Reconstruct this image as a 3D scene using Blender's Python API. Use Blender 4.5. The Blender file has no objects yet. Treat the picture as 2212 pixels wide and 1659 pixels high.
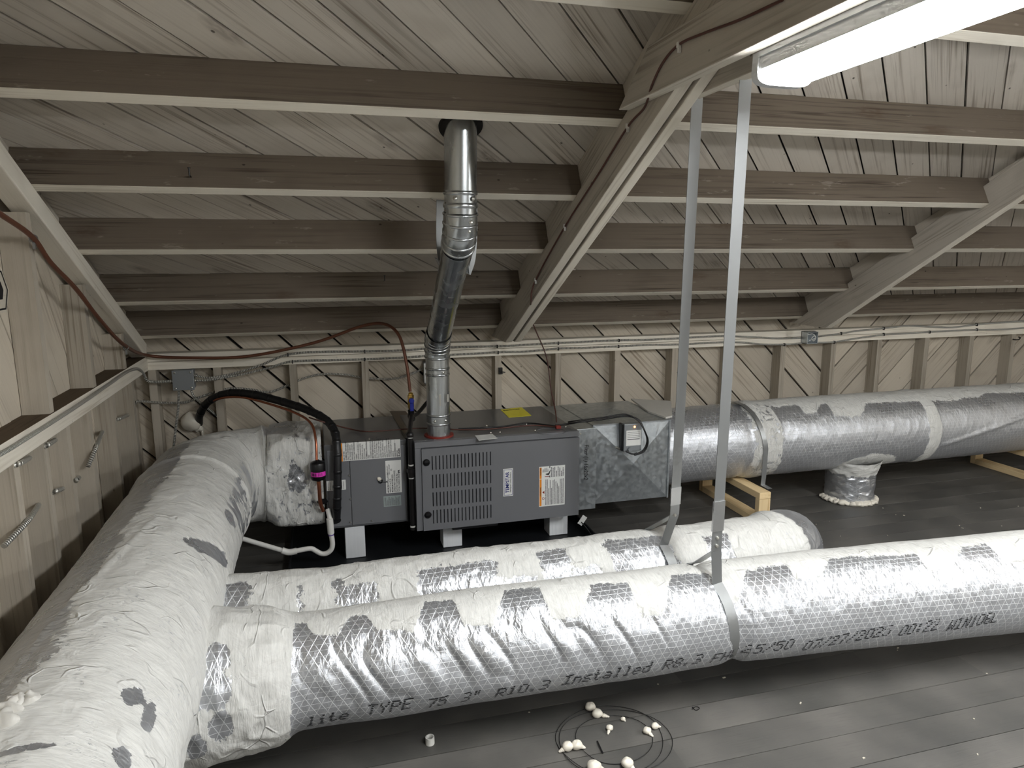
import bpy, math, random
import numpy as np
from mathutils import Vector, Matrix

random.seed(11)
sc = bpy.context.scene
col = sc.collection
R = math.radians

# ------------------------------------------------------------------ camera
FPX, CX, CY = 1525.0, 1106.0, 829.5
CAM = Vector((0.0, 0.0, 1.55))
yaw, pitch, roll = R(15.4206), R(10.36), R(-0.187)
fw = Vector((math.sin(yaw) * math.cos(pitch), math.cos(yaw) * math.cos(pitch), -math.sin(pitch)))
rt = Vector((math.cos(yaw), -math.sin(yaw), 0))
up = rt.cross(fw)
rt, up = math.cos(roll) * rt + math.sin(roll) * up, -math.sin(roll) * rt + math.cos(roll) * up
cam = bpy.data.cameras.new('camera')
cam.sensor_fit = 'HORIZONTAL'; cam.sensor_width = 36.0; cam.lens = FPX / 2212 * 36.0
cam.clip_start = 0.02
cam_o = bpy.data.objects.new('camera', cam)
cam_o.matrix_world = Matrix(((rt.x, up.x, -fw.x, CAM.x), (rt.y, up.y, -fw.y, CAM.y), (rt.z, up.z, -fw.z, CAM.z), (0, 0, 0, 1)))
col.objects.link(cam_o); sc.camera = cam_o

# ------------------------------------------------------------------ world, exposure
w = bpy.data.worlds.new('attic_world'); sc.world = w; w.use_nodes = True
w.node_tree.nodes['Background'].inputs[0].default_value = (0.5, 0.5, 0.52, 1)
w.node_tree.nodes['Background'].inputs[1].default_value = 0.02
vs = sc.view_settings
vs.view_transform = 'Standard'; vs.look = 'None'; vs.gamma = 1.0; vs.use_curve_mapping = False
vs.exposure = 1.76
cy = sc.cycles
cy.max_bounces = 5; cy.diffuse_bounces = 3; cy.glossy_bounces = 3; cy.transmission_bounces = 1; cy.caustics_refractive = False; cy.adaptive_threshold = 0.08; cy.adaptive_min_samples = 10
LAMP = 26.0            # radiance of the LED diffuser (built with its fixture below)


def ray(px, py):
    return ((px - CX) / FPX) * rt - ((py - CY) / FPX) * up + fw


def aty(px, py, Y):
    d = ray(px, py); return CAM + d * (Y / d.y)


def atx(px, py, X):
    d = ray(px, py); return CAM + d * (X / d.x)


def atz(px, py, Z):
    d = ray(px, py); return CAM + d * ((Z - CAM.z) / d.z)


# ------------------------------------------------------------------ materials
def srgb(r, g, b):
    f = lambda c: (c / 255 / 12.92) if c / 255 <= 0.04045 else ((c / 255 + 0.055) / 1.055) ** 2.4
    return (f(r), f(g), f(b), 1)


class NT:
    def __init__(s, name):
        s.m = bpy.data.materials.new(name); s.m.use_nodes = True
        s.t = s.m.node_tree; s.p = s.t.nodes['Principled BSDF']

    def n(s, kind, **kw):
        nd = s.t.nodes.new('ShaderNode' + kind)
        ins = kw.pop('ins', {})
        for k, v in kw.items(): setattr(nd, k, v)
        for k, v in ins.items(): s.set(nd.inputs[k], v)
        return nd

    def set(s, sock, v):
        if isinstance(v, bpy.types.NodeSocket): s.t.links.new(v, sock)
        else: sock.default_value = v

    def math(s, op, a, b=None, c=None, clamp=False):
        nd = s.n('Math', operation=op, use_clamp=clamp)
        s.set(nd.inputs[0], a)
        if b is not None: s.set(nd.inputs[1], b)
        if c is not None: s.set(nd.inputs[2], c)
        return nd.outputs[0]

    def mix(s, f, a, b, mode='MIX'):
        nd = s.n('Mix', data_type='RGBA', blend_type=mode)
        s.set(nd.inputs[0], f); s.set(nd.inputs[6], a); s.set(nd.inputs[7], b)
        return nd.outputs[2]

    def ramp(s, v, lo, hi, a=0.0, b=1.0):
        nd = s.n('MapRange', ins={0: v, 1: lo, 2: hi, 3: a, 4: b}); nd.clamp = True
        return nd.outputs[0]

    def coord(s, scale=(1, 1, 1), out='Object', loc=None):
        tc = s.n('TexCoord')
        mp = s.n('Mapping', ins={3: scale})
        s.t.links.new(tc.outputs[out], mp.inputs[0])
        if loc is not None: s.set(mp.inputs[1], loc)
        return mp.outputs[0]

    def noise(s, vec, scale=5, detail=3, rough=0.5, dist=0.0):
        nd = s.n('TexNoise', ins={'Scale': scale, 'Detail': detail, 'Roughness': rough, 'Distortion': dist})
        s.t.links.new(vec, nd.inputs['Vector']); return nd.outputs[0]

    def bump(s, h, strength=0.3, dist=0.01, normal=None):
        nd = s.n('Bump', ins={'Strength': strength, 'Distance': dist, 'Height': h})
        if normal is not None: s.t.links.new(normal, nd.inputs['Normal'])
        return nd.outputs[0]

    def out(s, color=None, rough=None, metal=None, normal=None, spec=None):
        for k, v in (('Base Color', color), ('Roughness', rough), ('Metallic', metal), ('Normal', normal), ('Specular IOR Level', spec)):
            if v is not None: s.set(s.p.inputs[k], v)
        return s.m


def plain(name, c, rough=0.5, metal=0.0, emit=0.0, bump=0.0, bscale=60):
    t = NT(name)
    nrm = t.bump(t.noise(t.coord(), bscale, 3), bump, 0.003) if bump else None
    t.out(c, rough, metal, nrm)
    if emit:
        t.p.inputs['Emission Color'].default_value = c; t.p.inputs['Emission Strength'].default_value = emit
    return t.m


def wood(name, light, dark, rough=0.75, knots=0.5, wear=None, seed_loc=True, grain=1.0):
    """painted rough-sawn wood, grain along the object's local X"""
    t = NT(name)
    oi = t.n('ObjectInfo')
    loc = t.n('CombineXYZ')
    r10 = t.math('MULTIPLY', oi.outputs['Random'], 37.0)
    for i in range(3): t.set(loc.inputs[i], r10)
    g = t.noise(t.coord((1.1, 55, 55), loc=loc.outputs[0]), 1.5, 3, 0.6, 0.5)
    g2 = t.noise(t.coord((1.6, 7, 7), loc=loc.outputs[0]), 1.3, 1, 0.5, 0.4)
    amt = t.ramp(g2, 0.38, 0.64, 0.10, 0.85 * grain)
    c = t.mix(t.math('MULTIPLY', t.ramp(g, 0.50, 0.68), amt), light, dark)
    blot = t.noise(t.coord((2.5, 3.5, 3.5), loc=loc.outputs[0]), 1.6, 2, 0.6)
    c = t.mix(t.ramp(blot, 0.55, 0.8, 0, 0.28), c, dark)
    # nail marks and checks
    nv = t.n('TexVoronoi', ins={'Scale': 1.0, 'Randomness': 1.0}); t.t.links.new(t.coord((7, 11, 11), loc=loc.outputs[0]), nv.inputs['Vector'])
    c = t.mix(t.ramp(nv.outputs['Distance'], 0.035, 0.055, 0.8 * min(knots * 2, 1), 0.0), c, srgb(46, 38, 32))
    # knots
    v = t.n('TexVoronoi', ins={'Scale': 1.0, 'Randomness': 1.0}); t.t.links.new(t.coord((2.2, 5.5, 5.5), loc=loc.outputs[0]), v.inputs['Vector'])
    k = t.ramp(v.outputs['Distance'], 0.09, 0.19, 0.8 * knots, 0.0)
    c = t.mix(t.math('MULTIPLY', k, t.ramp(t.noise(t.coord((18, 60, 60)), 1.5, 1), 0.3, 0.6, 0.3, 1.0)), c, srgb(84, 66, 50))
    if wear:
        wv = t.noise(t.coord((3, 11, 11), loc=loc.outputs[0]), 2.2, 5, 0.65)
        c = t.mix(t.ramp(wv, 0.64, 0.70, 0, 0.6), c, wear)
    val = t.ramp(oi.outputs['Random'], 0, 1, 0.86, 1.1)
    hs = t.n('HueSaturation', ins={'Value': val, 'Color': c})
    nrm = t.bump(g, 0.25, 0.004)
    return t.out(hs.outputs[0], rough, 0, nrm, 0.25)


M = {}
M['deck'] = wood('painted_deck_boards', srgb(208, 200, 188), srgb(138, 125, 110))
M['wallboard'] = wood('painted_wall_boards', srgb(204, 194, 177), srgb(146, 131, 113), knots=0.35)
M['under'] = wood('painted_timber', srgb(236, 229, 214), srgb(200, 189, 170), knots=0.12)
M['stud'] = wood('painted_studs', srgb(182, 173, 158), srgb(130, 118, 101), knots=0.3)
M['thin'] = wood('thinly_painted_timber', srgb(118, 107, 94), srgb(64, 55, 46), knots=0.6, wear=srgb(158, 150, 138))
M['rafter'] = wood('rafter_paint', srgb(196, 188, 175), srgb(138, 127, 113), knots=0.4)
M['bare'] = wood('bare_dusty_timber', srgb(92, 77, 60), srgb(58, 46, 36), knots=0.3)
M['pine'] = wood('raw_pine', srgb(232, 206, 160), srgb(196, 160, 108), knots=0.3)
M['white_wood'] = wood('white_painted_posts', srgb(226, 228, 230), srgb(205, 208, 212), knots=0.0, grain=0.5)
M['dark_gap'] = plain('dark_backing', srgb(24, 21, 18), 0.95)
M['shell'] = plain('room_shell_paint', srgb(200, 192, 178), 0.85)

t = NT('floor_paint')
co = t.coord((1, 1, 1)); oi = t.n('ObjectInfo')
big = t.noise(co, 2.5, 4); fine = t.noise(t.coord((3, 60, 60)), 3, 4, 0.6)
c = t.mix(t.ramp(big, 0.35, 0.7), srgb(75, 74, 71), srgb(104, 101, 96))
c = t.mix(t.ramp(fine, 0.55, 0.8, 0, 0.35), c, srgb(60, 58, 55))
dust = t.noise(t.coord((30, 40, 1)), 3.0, 2, 0.7)
c = t.mix(t.ramp(dust, 0.79, 0.82, 0, 0.2), c, srgb(130, 126, 118))
hs = t.n('HueSaturation', ins={'Value': t.ramp(oi.outputs['Random'], 0, 1, 0.85, 1.12), 'Color': c})
M['floor'] = t.out(hs.outputs[0], t.ramp(big, 0.3, 0.7, 0.42, 0.6), 0, t.bump(fine, 0.15, 0.003), 0.35)

t = NT('galvanized_sheet')
v = t.n('TexVoronoi', ins={'Scale': 55.0}); t.t.links.new(t.coord(), v.inputs['Vector'])
sv = t.n('SeparateColor'); t.t.links.new(v.outputs['Color'], sv.inputs[0])
big = t.noise(t.coord(), 7, 4, 0.6)
c = t.mix(t.math('MULTIPLY', sv.outputs[0], t.ramp(big, 0.3, 0.75, 0.1, 0.9)), srgb(178, 184, 188), srgb(214, 219, 221))
M['galv'] = t.out(c, t.ramp(sv.outputs[1], 0, 1, 0.30, 0.48), 0.9, t.bump(t.noise(t.coord(), 12, 2), 0.06, 0.01))

t = NT('flue_metal')
big = t.noise(t.coord((6, 6, 1)), 3, 2, 0.4)
M['flue'] = t.out(t.mix(t.ramp(big, 0.3, 0.7), srgb(178, 182, 184), srgb(198, 202, 204)), t.ramp(big, 0.3, 0.7, 0.22, 0.30), 0.95, t.bump(t.noise(t.coord((1, 1, 1)), 7, 1), 0.04, 0.01))
M['strap'] = plain('strap_metal', srgb(166, 168, 168), 0.40, 0.78, bump=0.04, bscale=20)
M['cabinet'] = plain('grey_cabinet_enamel', srgb(116, 117, 120), 0.38, 0.1, bump=0.04, bscale=300)
M['cabinet_top'] = plain('grey_cabinet_sheet', srgb(104, 105, 107), 0.28, 0.35, bump=0.03, bscale=12)
M['slot'] = plain('louver_shadow_grey', srgb(62, 63, 66), 0.5)
M['black'] = plain('black_plastic', srgb(14, 14, 16), 0.35)
M['iron'] = plain('black_iron_pipe', srgb(38, 36, 36), 0.4, 0.4)
M['rubber'] = plain('black_foam_insulation', srgb(18, 18, 20), 0.45, bump=0.25, bscale=90)
M['wire'] = plain('black_wire', srgb(16, 15, 16), 0.4)
M['brown_wire'] = plain('brown_wire', srgb(86, 52, 44), 0.5)
M['copper'] = plain('copper_tube', srgb(176, 108, 80), 0.33, 0.85, bump=0.05, bscale=30)
M['copper_dull'] = plain('coated_copper_tube', srgb(116, 74, 56), 0.42, 0.35)
M['brass'] = plain('brass', srgb(196, 160, 84), 0.3, 0.9)
M['blue'] = plain('blue_enamel', srgb(28, 44, 150), 0.4)
M['white_lbl'] = plain('white_label', srgb(226, 226, 222), 0.5)
M['grey_lbl'] = plain('greenish_label', srgb(150, 160, 158), 0.5)
M['ink'] = plain('black_ink', srgb(22, 22, 24), 0.6)
M['ink_grey'] = plain('grey_ink', srgb(95, 96, 98), 0.6)
M['navy'] = plain('navy_ink', srgb(22, 32, 110), 0.5)
M['orange'] = plain('orange_ink', srgb(232, 140, 30), 0.5)
M['red'] = plain('red_sealant', srgb(128, 40, 28), 0.6)
M['yellow'] = plain('yellow_label', srgb(238, 226, 40), 0.5)
M['pink'] = plain('pink_label', srgb(225, 60, 185), 0.5)
M['pvc'] = plain('white_pvc', srgb(222, 220, 214), 0.35)
M['purple'] = plain('purple_primer', srgb(96, 70, 150), 0.5)
M['foam'] = plain('cream_spray_foam', srgb(226, 219, 204), 0.42, bump=0.2, bscale=30)
M['tape'] = plain('foil_tape', srgb(205, 206, 206), 0.28, 0.9, bump=0.5, bscale=60)
M['mastic_lump'] = plain('dried_mastic', srgb(206, 203, 196), 0.6, bump=0.5, bscale=50)
M['lamp_white'] = plain('white_enamel', srgb(225, 228, 230), 0.4)
M['lens'] = plain('lit_diffuser', (0.955, 0.98, 1.0, 1), 0.5, emit=LAMP)
M['led'] = plain('orange_indicator', (1.0, 0.35, 0.05, 1), 0.5, emit=6.0)
M['box_grey'] = plain('grey_box_paint', srgb(140, 144, 146), 0.45, 0.3)
M['pan'] = plain('black_drain_pan', srgb(20, 22, 25), 0.5)
M['steel'] = plain('bright_screw_steel', srgb(200, 198, 190), 0.3, 0.9)

t = NT('armored_cable')
tc = t.n('TexCoord'); sp = t.n('SeparateXYZ'); t.t.links.new(tc.outputs['UV'], sp.inputs[0])
wv = t.math('SINE', t.math('MULTIPLY', t.math('ADD', sp.outputs[0], t.math('MULTIPLY', sp.outputs[1], 0.006)), 2 * math.pi / 0.0085))
M['armor'] = t.out(t.mix(t.ramp(wv, -1, 0.3), srgb(96, 94, 88), srgb(222, 220, 212)), 0.35, 0.55, t.bump(wv, 0.6, 0.003))


def duct_material(name, foil=(198, 200, 204), scrim=1.0, white=(216, 215, 210), crinkle=1.0, specks=0.3):
    """white brushed mastic over reinforced foil; the painted mask says where the mastic is"""
    t = NT(name)
    msk = t.n('Attribute', attribute_name='mastic').outputs['Fac']
    uv = t.n('TexCoord').outputs['UV']

    def mp(sx, sy, rot=0.0):
        nd = t.n('Mapping', ins={3: (sx, sy, 1), 2: (0, 0, rot)}); t.t.links.new(uv, nd.inputs[0]); return nd.outputs[0]
    n1 = t.noise(mp(1, 1), 38, 4, 0.72)
    n2 = t.noise(mp(1, 0.35), 150, 2, 0.7)
    sub = lambda v, k: t.math('MULTIPLY', t.math('SUBTRACT', v, 0.5), k)
    mm = t.math('ADD', msk, t.math('ADD', sub(n1, 1.7), sub(n2, 1.0)))
    mm = t.ramp(mm, 0.47, 0.53)
    # thin patches where the brush left the foil showing
    sp_ = t.math('MULTIPLY', t.ramp(t.noise(mp(1, 0.5), 120, 3, 0.75), 0.58, 0.64), t.ramp(t.noise(mp(1, 1), 9, 1, 0.6), 0.52, 0.66, 0, specks))
    mm = t.math('SUBTRACT', mm, sp_, clamp=True)
    # mastic relief: brush strokes, dabs and thin ridges
    br = t.noise(mp(150, 20), 1.0, 3, 0.62, 0.7)
    bl = t.noise(mp(1, 1), 16, 3, 0.6, 0.8)
    wr = t.n('TexVoronoi', ins={'Scale': 1.0}, feature='DISTANCE_TO_EDGE')
    dn = t.n('TexNoise', ins={'Scale': 9.0, 'Detail': 1.0}); t.t.links.new(uv, dn.inputs['Vector'])
    wv = t.n('VectorMath', operation='ADD'); t.t.links.new(mp(9, 6), wv.inputs[0]); t.t.links.new(dn.outputs['Color'], wv.inputs[1])
    t.t.links.new(wv.outputs[0], wr.inputs['Vector'])
    rdg = t.math('MULTIPLY', t.ramp(wr.outputs['Distance'], 0.0, 0.035, 1, 0), t.ramp(t.noise(mp(1, 1), 12, 1), 0.5, 0.6))
    hm = t.math('ADD', t.math('ADD', t.math('MULTIPLY', br, 0.32), t.math('MULTIPLY', bl, 1.2)), t.math('MULTIPLY', rdg, 0.6))
    wc = t.mix(t.ramp(br, 0.35, 0.6), (*[c * 0.86 for c in srgb(*white)[:3]], 1), srgb(*white))
    wc = t.mix(t.ramp(bl, 0.56, 0.75, 0, 0.25), wc, srgb(168, 165, 158))
    # scrim: three families of threads in the foil
    sx = t.n('SeparateXYZ'); t.t.links.new(uv, sx.inputs[0])
    lines = None
    for ca, sa, d in ((math.cos(R(28)), math.sin(R(28)), 0.027), (math.cos(R(-28)), math.sin(R(-28)), 0.027), (0, 1, 0.019)):
        q = t.math('DIVIDE', t.math('ADD', t.math('MULTIPLY', sx.outputs[0], ca), t.math('MULTIPLY', sx.outputs[1], sa)), d)
        l = t.ramp(t.math('ABSOLUTE', t.math('SUBTRACT', t.math('FRACT', q), 0.5)), 0.015, 0.05, 1, 0)
        lines = l if lines is None else t.math('MAXIMUM', lines, l)
    zone = t.math('MULTIPLY', t.ramp(t.noise(mp(1, 1), 5, 2), 0.38, 0.62, 0.5, 1.5), t.ramp(sx.outputs[1], 0.19, 0.27, 1.0, 0.22))
    cr = t.noise(mp(34, 11), 1.0, 2, 0.55, 1.6)
    ce = t.n('TexVoronoi', ins={'Scale': 1.0}, feature='DISTANCE_TO_EDGE')
    wv2 = t.n('VectorMath', operation='ADD'); t.t.links.new(mp(30, 14), wv2.inputs[0]); t.t.links.new(dn.outputs['Color'], wv2.inputs[1])
    t.t.links.new(wv2.outputs[0], ce.inputs['Vector'])
    cre = t.ramp(ce.outputs['Distance'], 0.0, 0.22, 1, 0)
    hf = t.math('ADD', t.math('MULTIPLY', t.math('ADD', t.math('MULTIPLY', cr, 1.0), t.math('MULTIPLY', cre, 0.28)), t.math('MULTIPLY', zone, crinkle)), t.math('MULTIPLY', lines, 0.10 * scrim))
    fc = t.mix(t.math('MULTIPLY', lines, 0.75 * scrim), srgb(*foil), srgb(245, 246, 247))
    bf = t.bump(hf, 0.55, 0.006)
    bm = t.bump(t.math('ADD', hm, t.math('MULTIPLY', mm, 0.5)), 0.8, 0.007)
    nm = t.n('Mix', data_type='VECTOR'); t.set(nm.inputs[0], mm); t.t.links.new(bf, nm.inputs[4]); t.t.links.new(bm, nm.inputs[5])
    rf = t.math('ADD', t.math('ADD', t.ramp(zone, 0.25, 1, 0.20, 0.30), t.ramp(sx.outputs[1], 0.19, 0.27, 0.0, 0.26)), t.math('MULTIPLY', lines, 0.2 * scrim))
    rough = t.n('Mix', data_type='FLOAT', ins={0: mm, 2: rf, 3: 0.62}).outputs[0]
    return t.out(t.mix(mm, fc, wc), rough, t.ramp(mm, 0, 1, 0.78, 0.0), nm.outputs[1], 0.4)


M['duct'] = duct_material('mastic_over_foil_wrap')
M['duct_plain'] = duct_material('mastic_over_smooth_foil', scrim=0.25, crinkle=1.2, specks=0.75)
M['duct_back'] = duct_material('mastic_over_foil_return', scrim=0.8, crinkle=0.9, specks=0.3)


# ------------------------------------------------------------------ builders
class MB:
    def __init__(s): s.v = []; s.f = []; s.mi = []

    def quad(s, pts, mi=0):
        b = len(s.v); s.v += [tuple(p) for p in pts]; s.f.append(tuple(range(b, b + len(pts)))); s.mi.append(mi); return s

    def hexa(s, p, mi=0, mis=None):
        """8 points: bottom ring 0-3, top ring 4-7"""
        b = len(s.v); s.v += [tuple(q) for q in p]
        for i, q in enumerate(((0, 3, 2, 1), (4, 5, 6, 7), (0, 1, 5, 4), (1, 2, 6, 5), (2, 3, 7, 6), (3, 0, 4, 7))):
            s.f.append(tuple(b + k for k in q)); s.mi.append(mis[i] if mis else mi)
        return s

    def box(s, x0, x1, y0, y1, z0, z1, mi=0):
        return s.hexa([(x0, y0, z0), (x1, y0, z0), (x1, y1, z0), (x0, y1, z0), (x0, y0, z1), (x1, y0, z1), (x1, y1, z1), (x0, y1, z1)], mi)

    def obox(s, c, ax, ay, az, mi=0, mis=None):
        """centre and three half-axis vectors"""
        c, ax, ay, az = map(Vector, (c, ax, ay, az))
        return s.hexa([c + i * ax + j * ay + k * az for k in (-1, 1) for i, j in ((-1, -1), (1, -1), (1, 1), (-1, 1))], mi, mis)

    def beam(s, a, b, up, wid, dep, mi=0):
        a, b = Vector(a), Vector(b); d = (b - a); L = d.length; d /= L
        side = d.cross(Vector(up)).normalized(); u = side.cross(d)
        return s.obox((a + b) / 2, d * L / 2, side * wid / 2, u * dep / 2, mi)

    def lathe(s, a, b, prof, n=20, mi=0, caps=True):
        """prof: list of (t along a->b in metres, radius)"""
        a, b = Vector(a), Vector(b); d = (b - a).normalized()
        x = d.orthogonal().normalized(); y = d.cross(x)
        base = len(s.v)
        for tt, r in prof:
            for k in range(n):
                q = 2 * math.pi * k / n
                s.v.append(tuple(a + d * tt + (x * math.cos(q) + y * math.sin(q)) * r))
        for i in range(len(prof) - 1):
            for k in range(n):
                k2 = (k + 1) % n
                s.f.append((base + i * n + k, base + i * n + k2, base + (i + 1) * n + k2, base + (i + 1) * n + k)); s.mi.append(mi)
        if caps:
            s.f.append(tuple(base + k for k in range(n))[::-1]); s.mi.append(mi)
            e = base + (len(prof) - 1) * n
            s.f.append(tuple(e + k for k in range(n))); s.mi.append(mi)
        return s

    def cyl(s, a, b, r, n=16, mi=0, r2=None):
        L = (Vector(b) - Vector(a)).length
        return s.lathe(a, b, [(0, r), (L, r if r2 is None else r2)], n, mi)

    def ring(s, a, b, r0, r1, n=24, mi=0):
        L = (Vector(b) - Vector(a)).length
        return s.lathe(a, b, [(0, r0), (0, r1), (L, r1), (L, r0), (0, r0)], n, mi, caps=False)

    def blob(s, c, rx, ry, rz, seed=0, n=10, amp=0.12, mi=0):
        rnd = random.Random(seed); b = len(s.v); m = n * 2
        ph = [rnd.uniform(0, 6.28) for _ in range(4)]
        for i in range(1, n):
            th = math.pi * i / n
            for k in range(m):
                q = 2 * math.pi * k / m
                f = 1 + amp * (math.sin(3 * q + ph[0]) * math.sin(2 * th + ph[1]) + 0.6 * math.sin(5 * th + ph[2]) * math.cos(2 * q + ph[3]))
                s.v.append((c[0] + rx * f * math.sin(th) * math.cos(q), c[1] + ry * f * math.sin(th) * math.sin(q), c[2] + rz * f * math.cos(th)))
        s.v.append((c[0], c[1], c[2] + rz)); s.v.append((c[0], c[1], c[2] - rz)); T, B = len(s.v) - 2, len(s.v) - 1
        for i in range(n - 2):
            for k in range(m):
                k2 = (k + 1) % m
                s.f.append((b + i * m + k, b + (i + 1) * m + k, b + (i + 1) * m + k2, b + i * m + k2)); s.mi.append(mi)
        for k in range(m):
            k2 = (k + 1) % m
            s.f.append((T, b + k, b + k2)); s.mi.append(mi)
            s.f.append((B, b + (n - 2) * m + k2, b + (n - 2) * m + k)); s.mi.append(mi)
        return s

    def build(s, name, mats, parent=None, smooth=None, M0=None):
        me = bpy.data.meshes.new(name); me.from_pydata(s.v, [], s.f); me.update()
        return link(name, me, mats, parent, smooth, s.mi, M0)


def link(name, me, mats, parent=None, smooth=None, mi=None, M0=None):
    if not isinstance(mats, (list, tuple)): mats = [mats]
    for m in mats: me.materials.append(M[m] if isinstance(m, str) else m)
    if mi is not None and len(mats) > 1: me.polygons.foreach_set('material_index', mi)
    if smooth is not None:
        me.polygons.foreach_set('use_smooth', [True] * len(me.polygons))
        if smooth < 180: me.set_sharp_from_angle(angle=R(smooth))
    o = bpy.data.objects.new(name, me); col.objects.link(o)
    attach(o, parent)
    if M0 is not None: o.matrix_basis = M0
    return o


def attach(o, parent):
    if parent is not None:
        o.parent = parent
        o.matrix_parent_inverse = Matrix.Translation(-Vector(ORG.get(parent.name, (0, 0, 0))))
        ORG[o.name] = ORG.get(parent.name, (0, 0, 0)) if False else (0, 0, 0)


ORG = {}


def tag(o, label=None, cat=None, group=None, kind=None):
    for k, v in (('label', label), ('category', cat), ('group', group), ('kind', kind)):
        if v: o[k] = v
    return o


def thing(name, label, cat, loc=(0, 0, 0), group=None, kind=None):
    o = bpy.data.objects.new(name, None); o.empty_display_size = 0.05
    o.location = loc; col.objects.link(o); ORG[o.name] = tuple(loc)
    return tag(o, label, cat, group, kind)


def bevel(o, wdt=0.003, seg=2):
    m = o.modifiers.new('bevel', 'BEVEL'); m.width = wdt; m.segments = seg; m.limit_method = 'ANGLE'
    return o


def smooth_path(pts, sub=10):
    P = [Vector(p) for p in pts]
    if len(P) < 3: return P
    out = []
    for i in range(len(P) - 1):
        p0 = P[i - 1] if i else P[0] * 2 - P[1]
        p1, p2 = P[i], P[i + 1]
        p3 = P[i + 2] if i + 2 < len(P) else P[-1] * 2 - P[-2]
        for k in range(sub):
            t_ = k / sub
            out.append(0.5 * ((2 * p1) + (p2 - p0) * t_ + (2 * p0 - 5 * p1 + 4 * p2 - p3) * t_ ** 2 + (3 * p1 - p0 - 3 * p2 + p3) * t_ ** 3))
    out.append(P[-1]); return out


def frames(P, upv=None):
    T = []
    for i in range(len(P)):
        a = P[max(i - 1, 0)]; b = P[min(i + 1, len(P) - 1)]; T.append((b - a).normalized())
    if upv is not None:
        U = []
        for d in T:
            u = Vector(upv); u = (u - d * u.dot(d)); U.append(u.normalized())
    else:
        u = T[0].orthogonal().normalized(); U = []
        for d in T:
            u = (u - d * u.dot(d)).normalized(); U.append(u)
    return T, U


def tube(name, pts, r, mats, parent=None, n=10, sub=8, raw=False):
    P = [Vector(p) for p in pts] if raw else smooth_path(pts, sub)
    T, U = frames(P)
    V, Fc, UV = [], [], []
    s = 0.0; S = []
    for i, p in enumerate(P):
        if i: s += (p - P[i - 1]).length
        S.append(s)
        W = T[i].cross(U[i])
        for k in range(n):
            q = 2 * math.pi * k / n
            V.append(tuple(p + (U[i] * math.cos(q) + W * math.sin(q)) * r))
    for i in range(len(P) - 1):
        for k in range(n):
            k2 = (k + 1) % n
            Fc.append((i * n + k, i * n + k2, (i + 1) * n + k2, (i + 1) * n + k))
            UV += [(S[i], k / n), (S[i], (k + 1) / n), (S[i + 1], (k + 1) / n), (S[i + 1], k / n)]
    e = (len(P) - 1) * n
    Fc += [tuple(range(n))[::-1], tuple(e + k for k in range(n))]
    UV += [(0, 0)] * n + [(s, 0)] * n
    me = bpy.data.meshes.new(name); me.from_pydata(V, [], Fc); me.update()
    uvl = me.uv_layers.new(name='UVMap'); uvl.data.foreach_set('uv', [c for q in UV for c in q])
    return link(name, me, mats, parent, 60)


# vectorised value noise for the big duct meshes
def vnoise(x, y, seed=0):
    xi, yi = np.floor(x).astype(np.int64), np.floor(y).astype(np.int64)
    xf, yf = x - xi, y - yi

    def h(a, b):
        n = (a * 374761393 + b * 668265263 + seed * 982451653) & 0x7fffffff
        n = ((n ^ (n >> 13)) * 1274126177) & 0x7fffffff
        return ((n ^ (n >> 16)) & 0xffff) / 65535.0
    u, v = xf * xf * (3 - 2 * xf), yf * yf * (3 - 2 * yf)
    return (h(xi, yi) * (1 - u) + h(xi + 1, yi) * u) * (1 - v) + (h(xi, yi + 1) * (1 - u) + h(xi + 1, yi + 1) * u) * v


def fbm(x, y, seed=0, o=3):
    r, a, tot = 0, 1.0, 0
    for k in range(o):
        r = r + a * vnoise(x * 2 ** k, y * 2 ** k, seed + k); tot += a; a *= 0.5
    return r / tot


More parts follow.
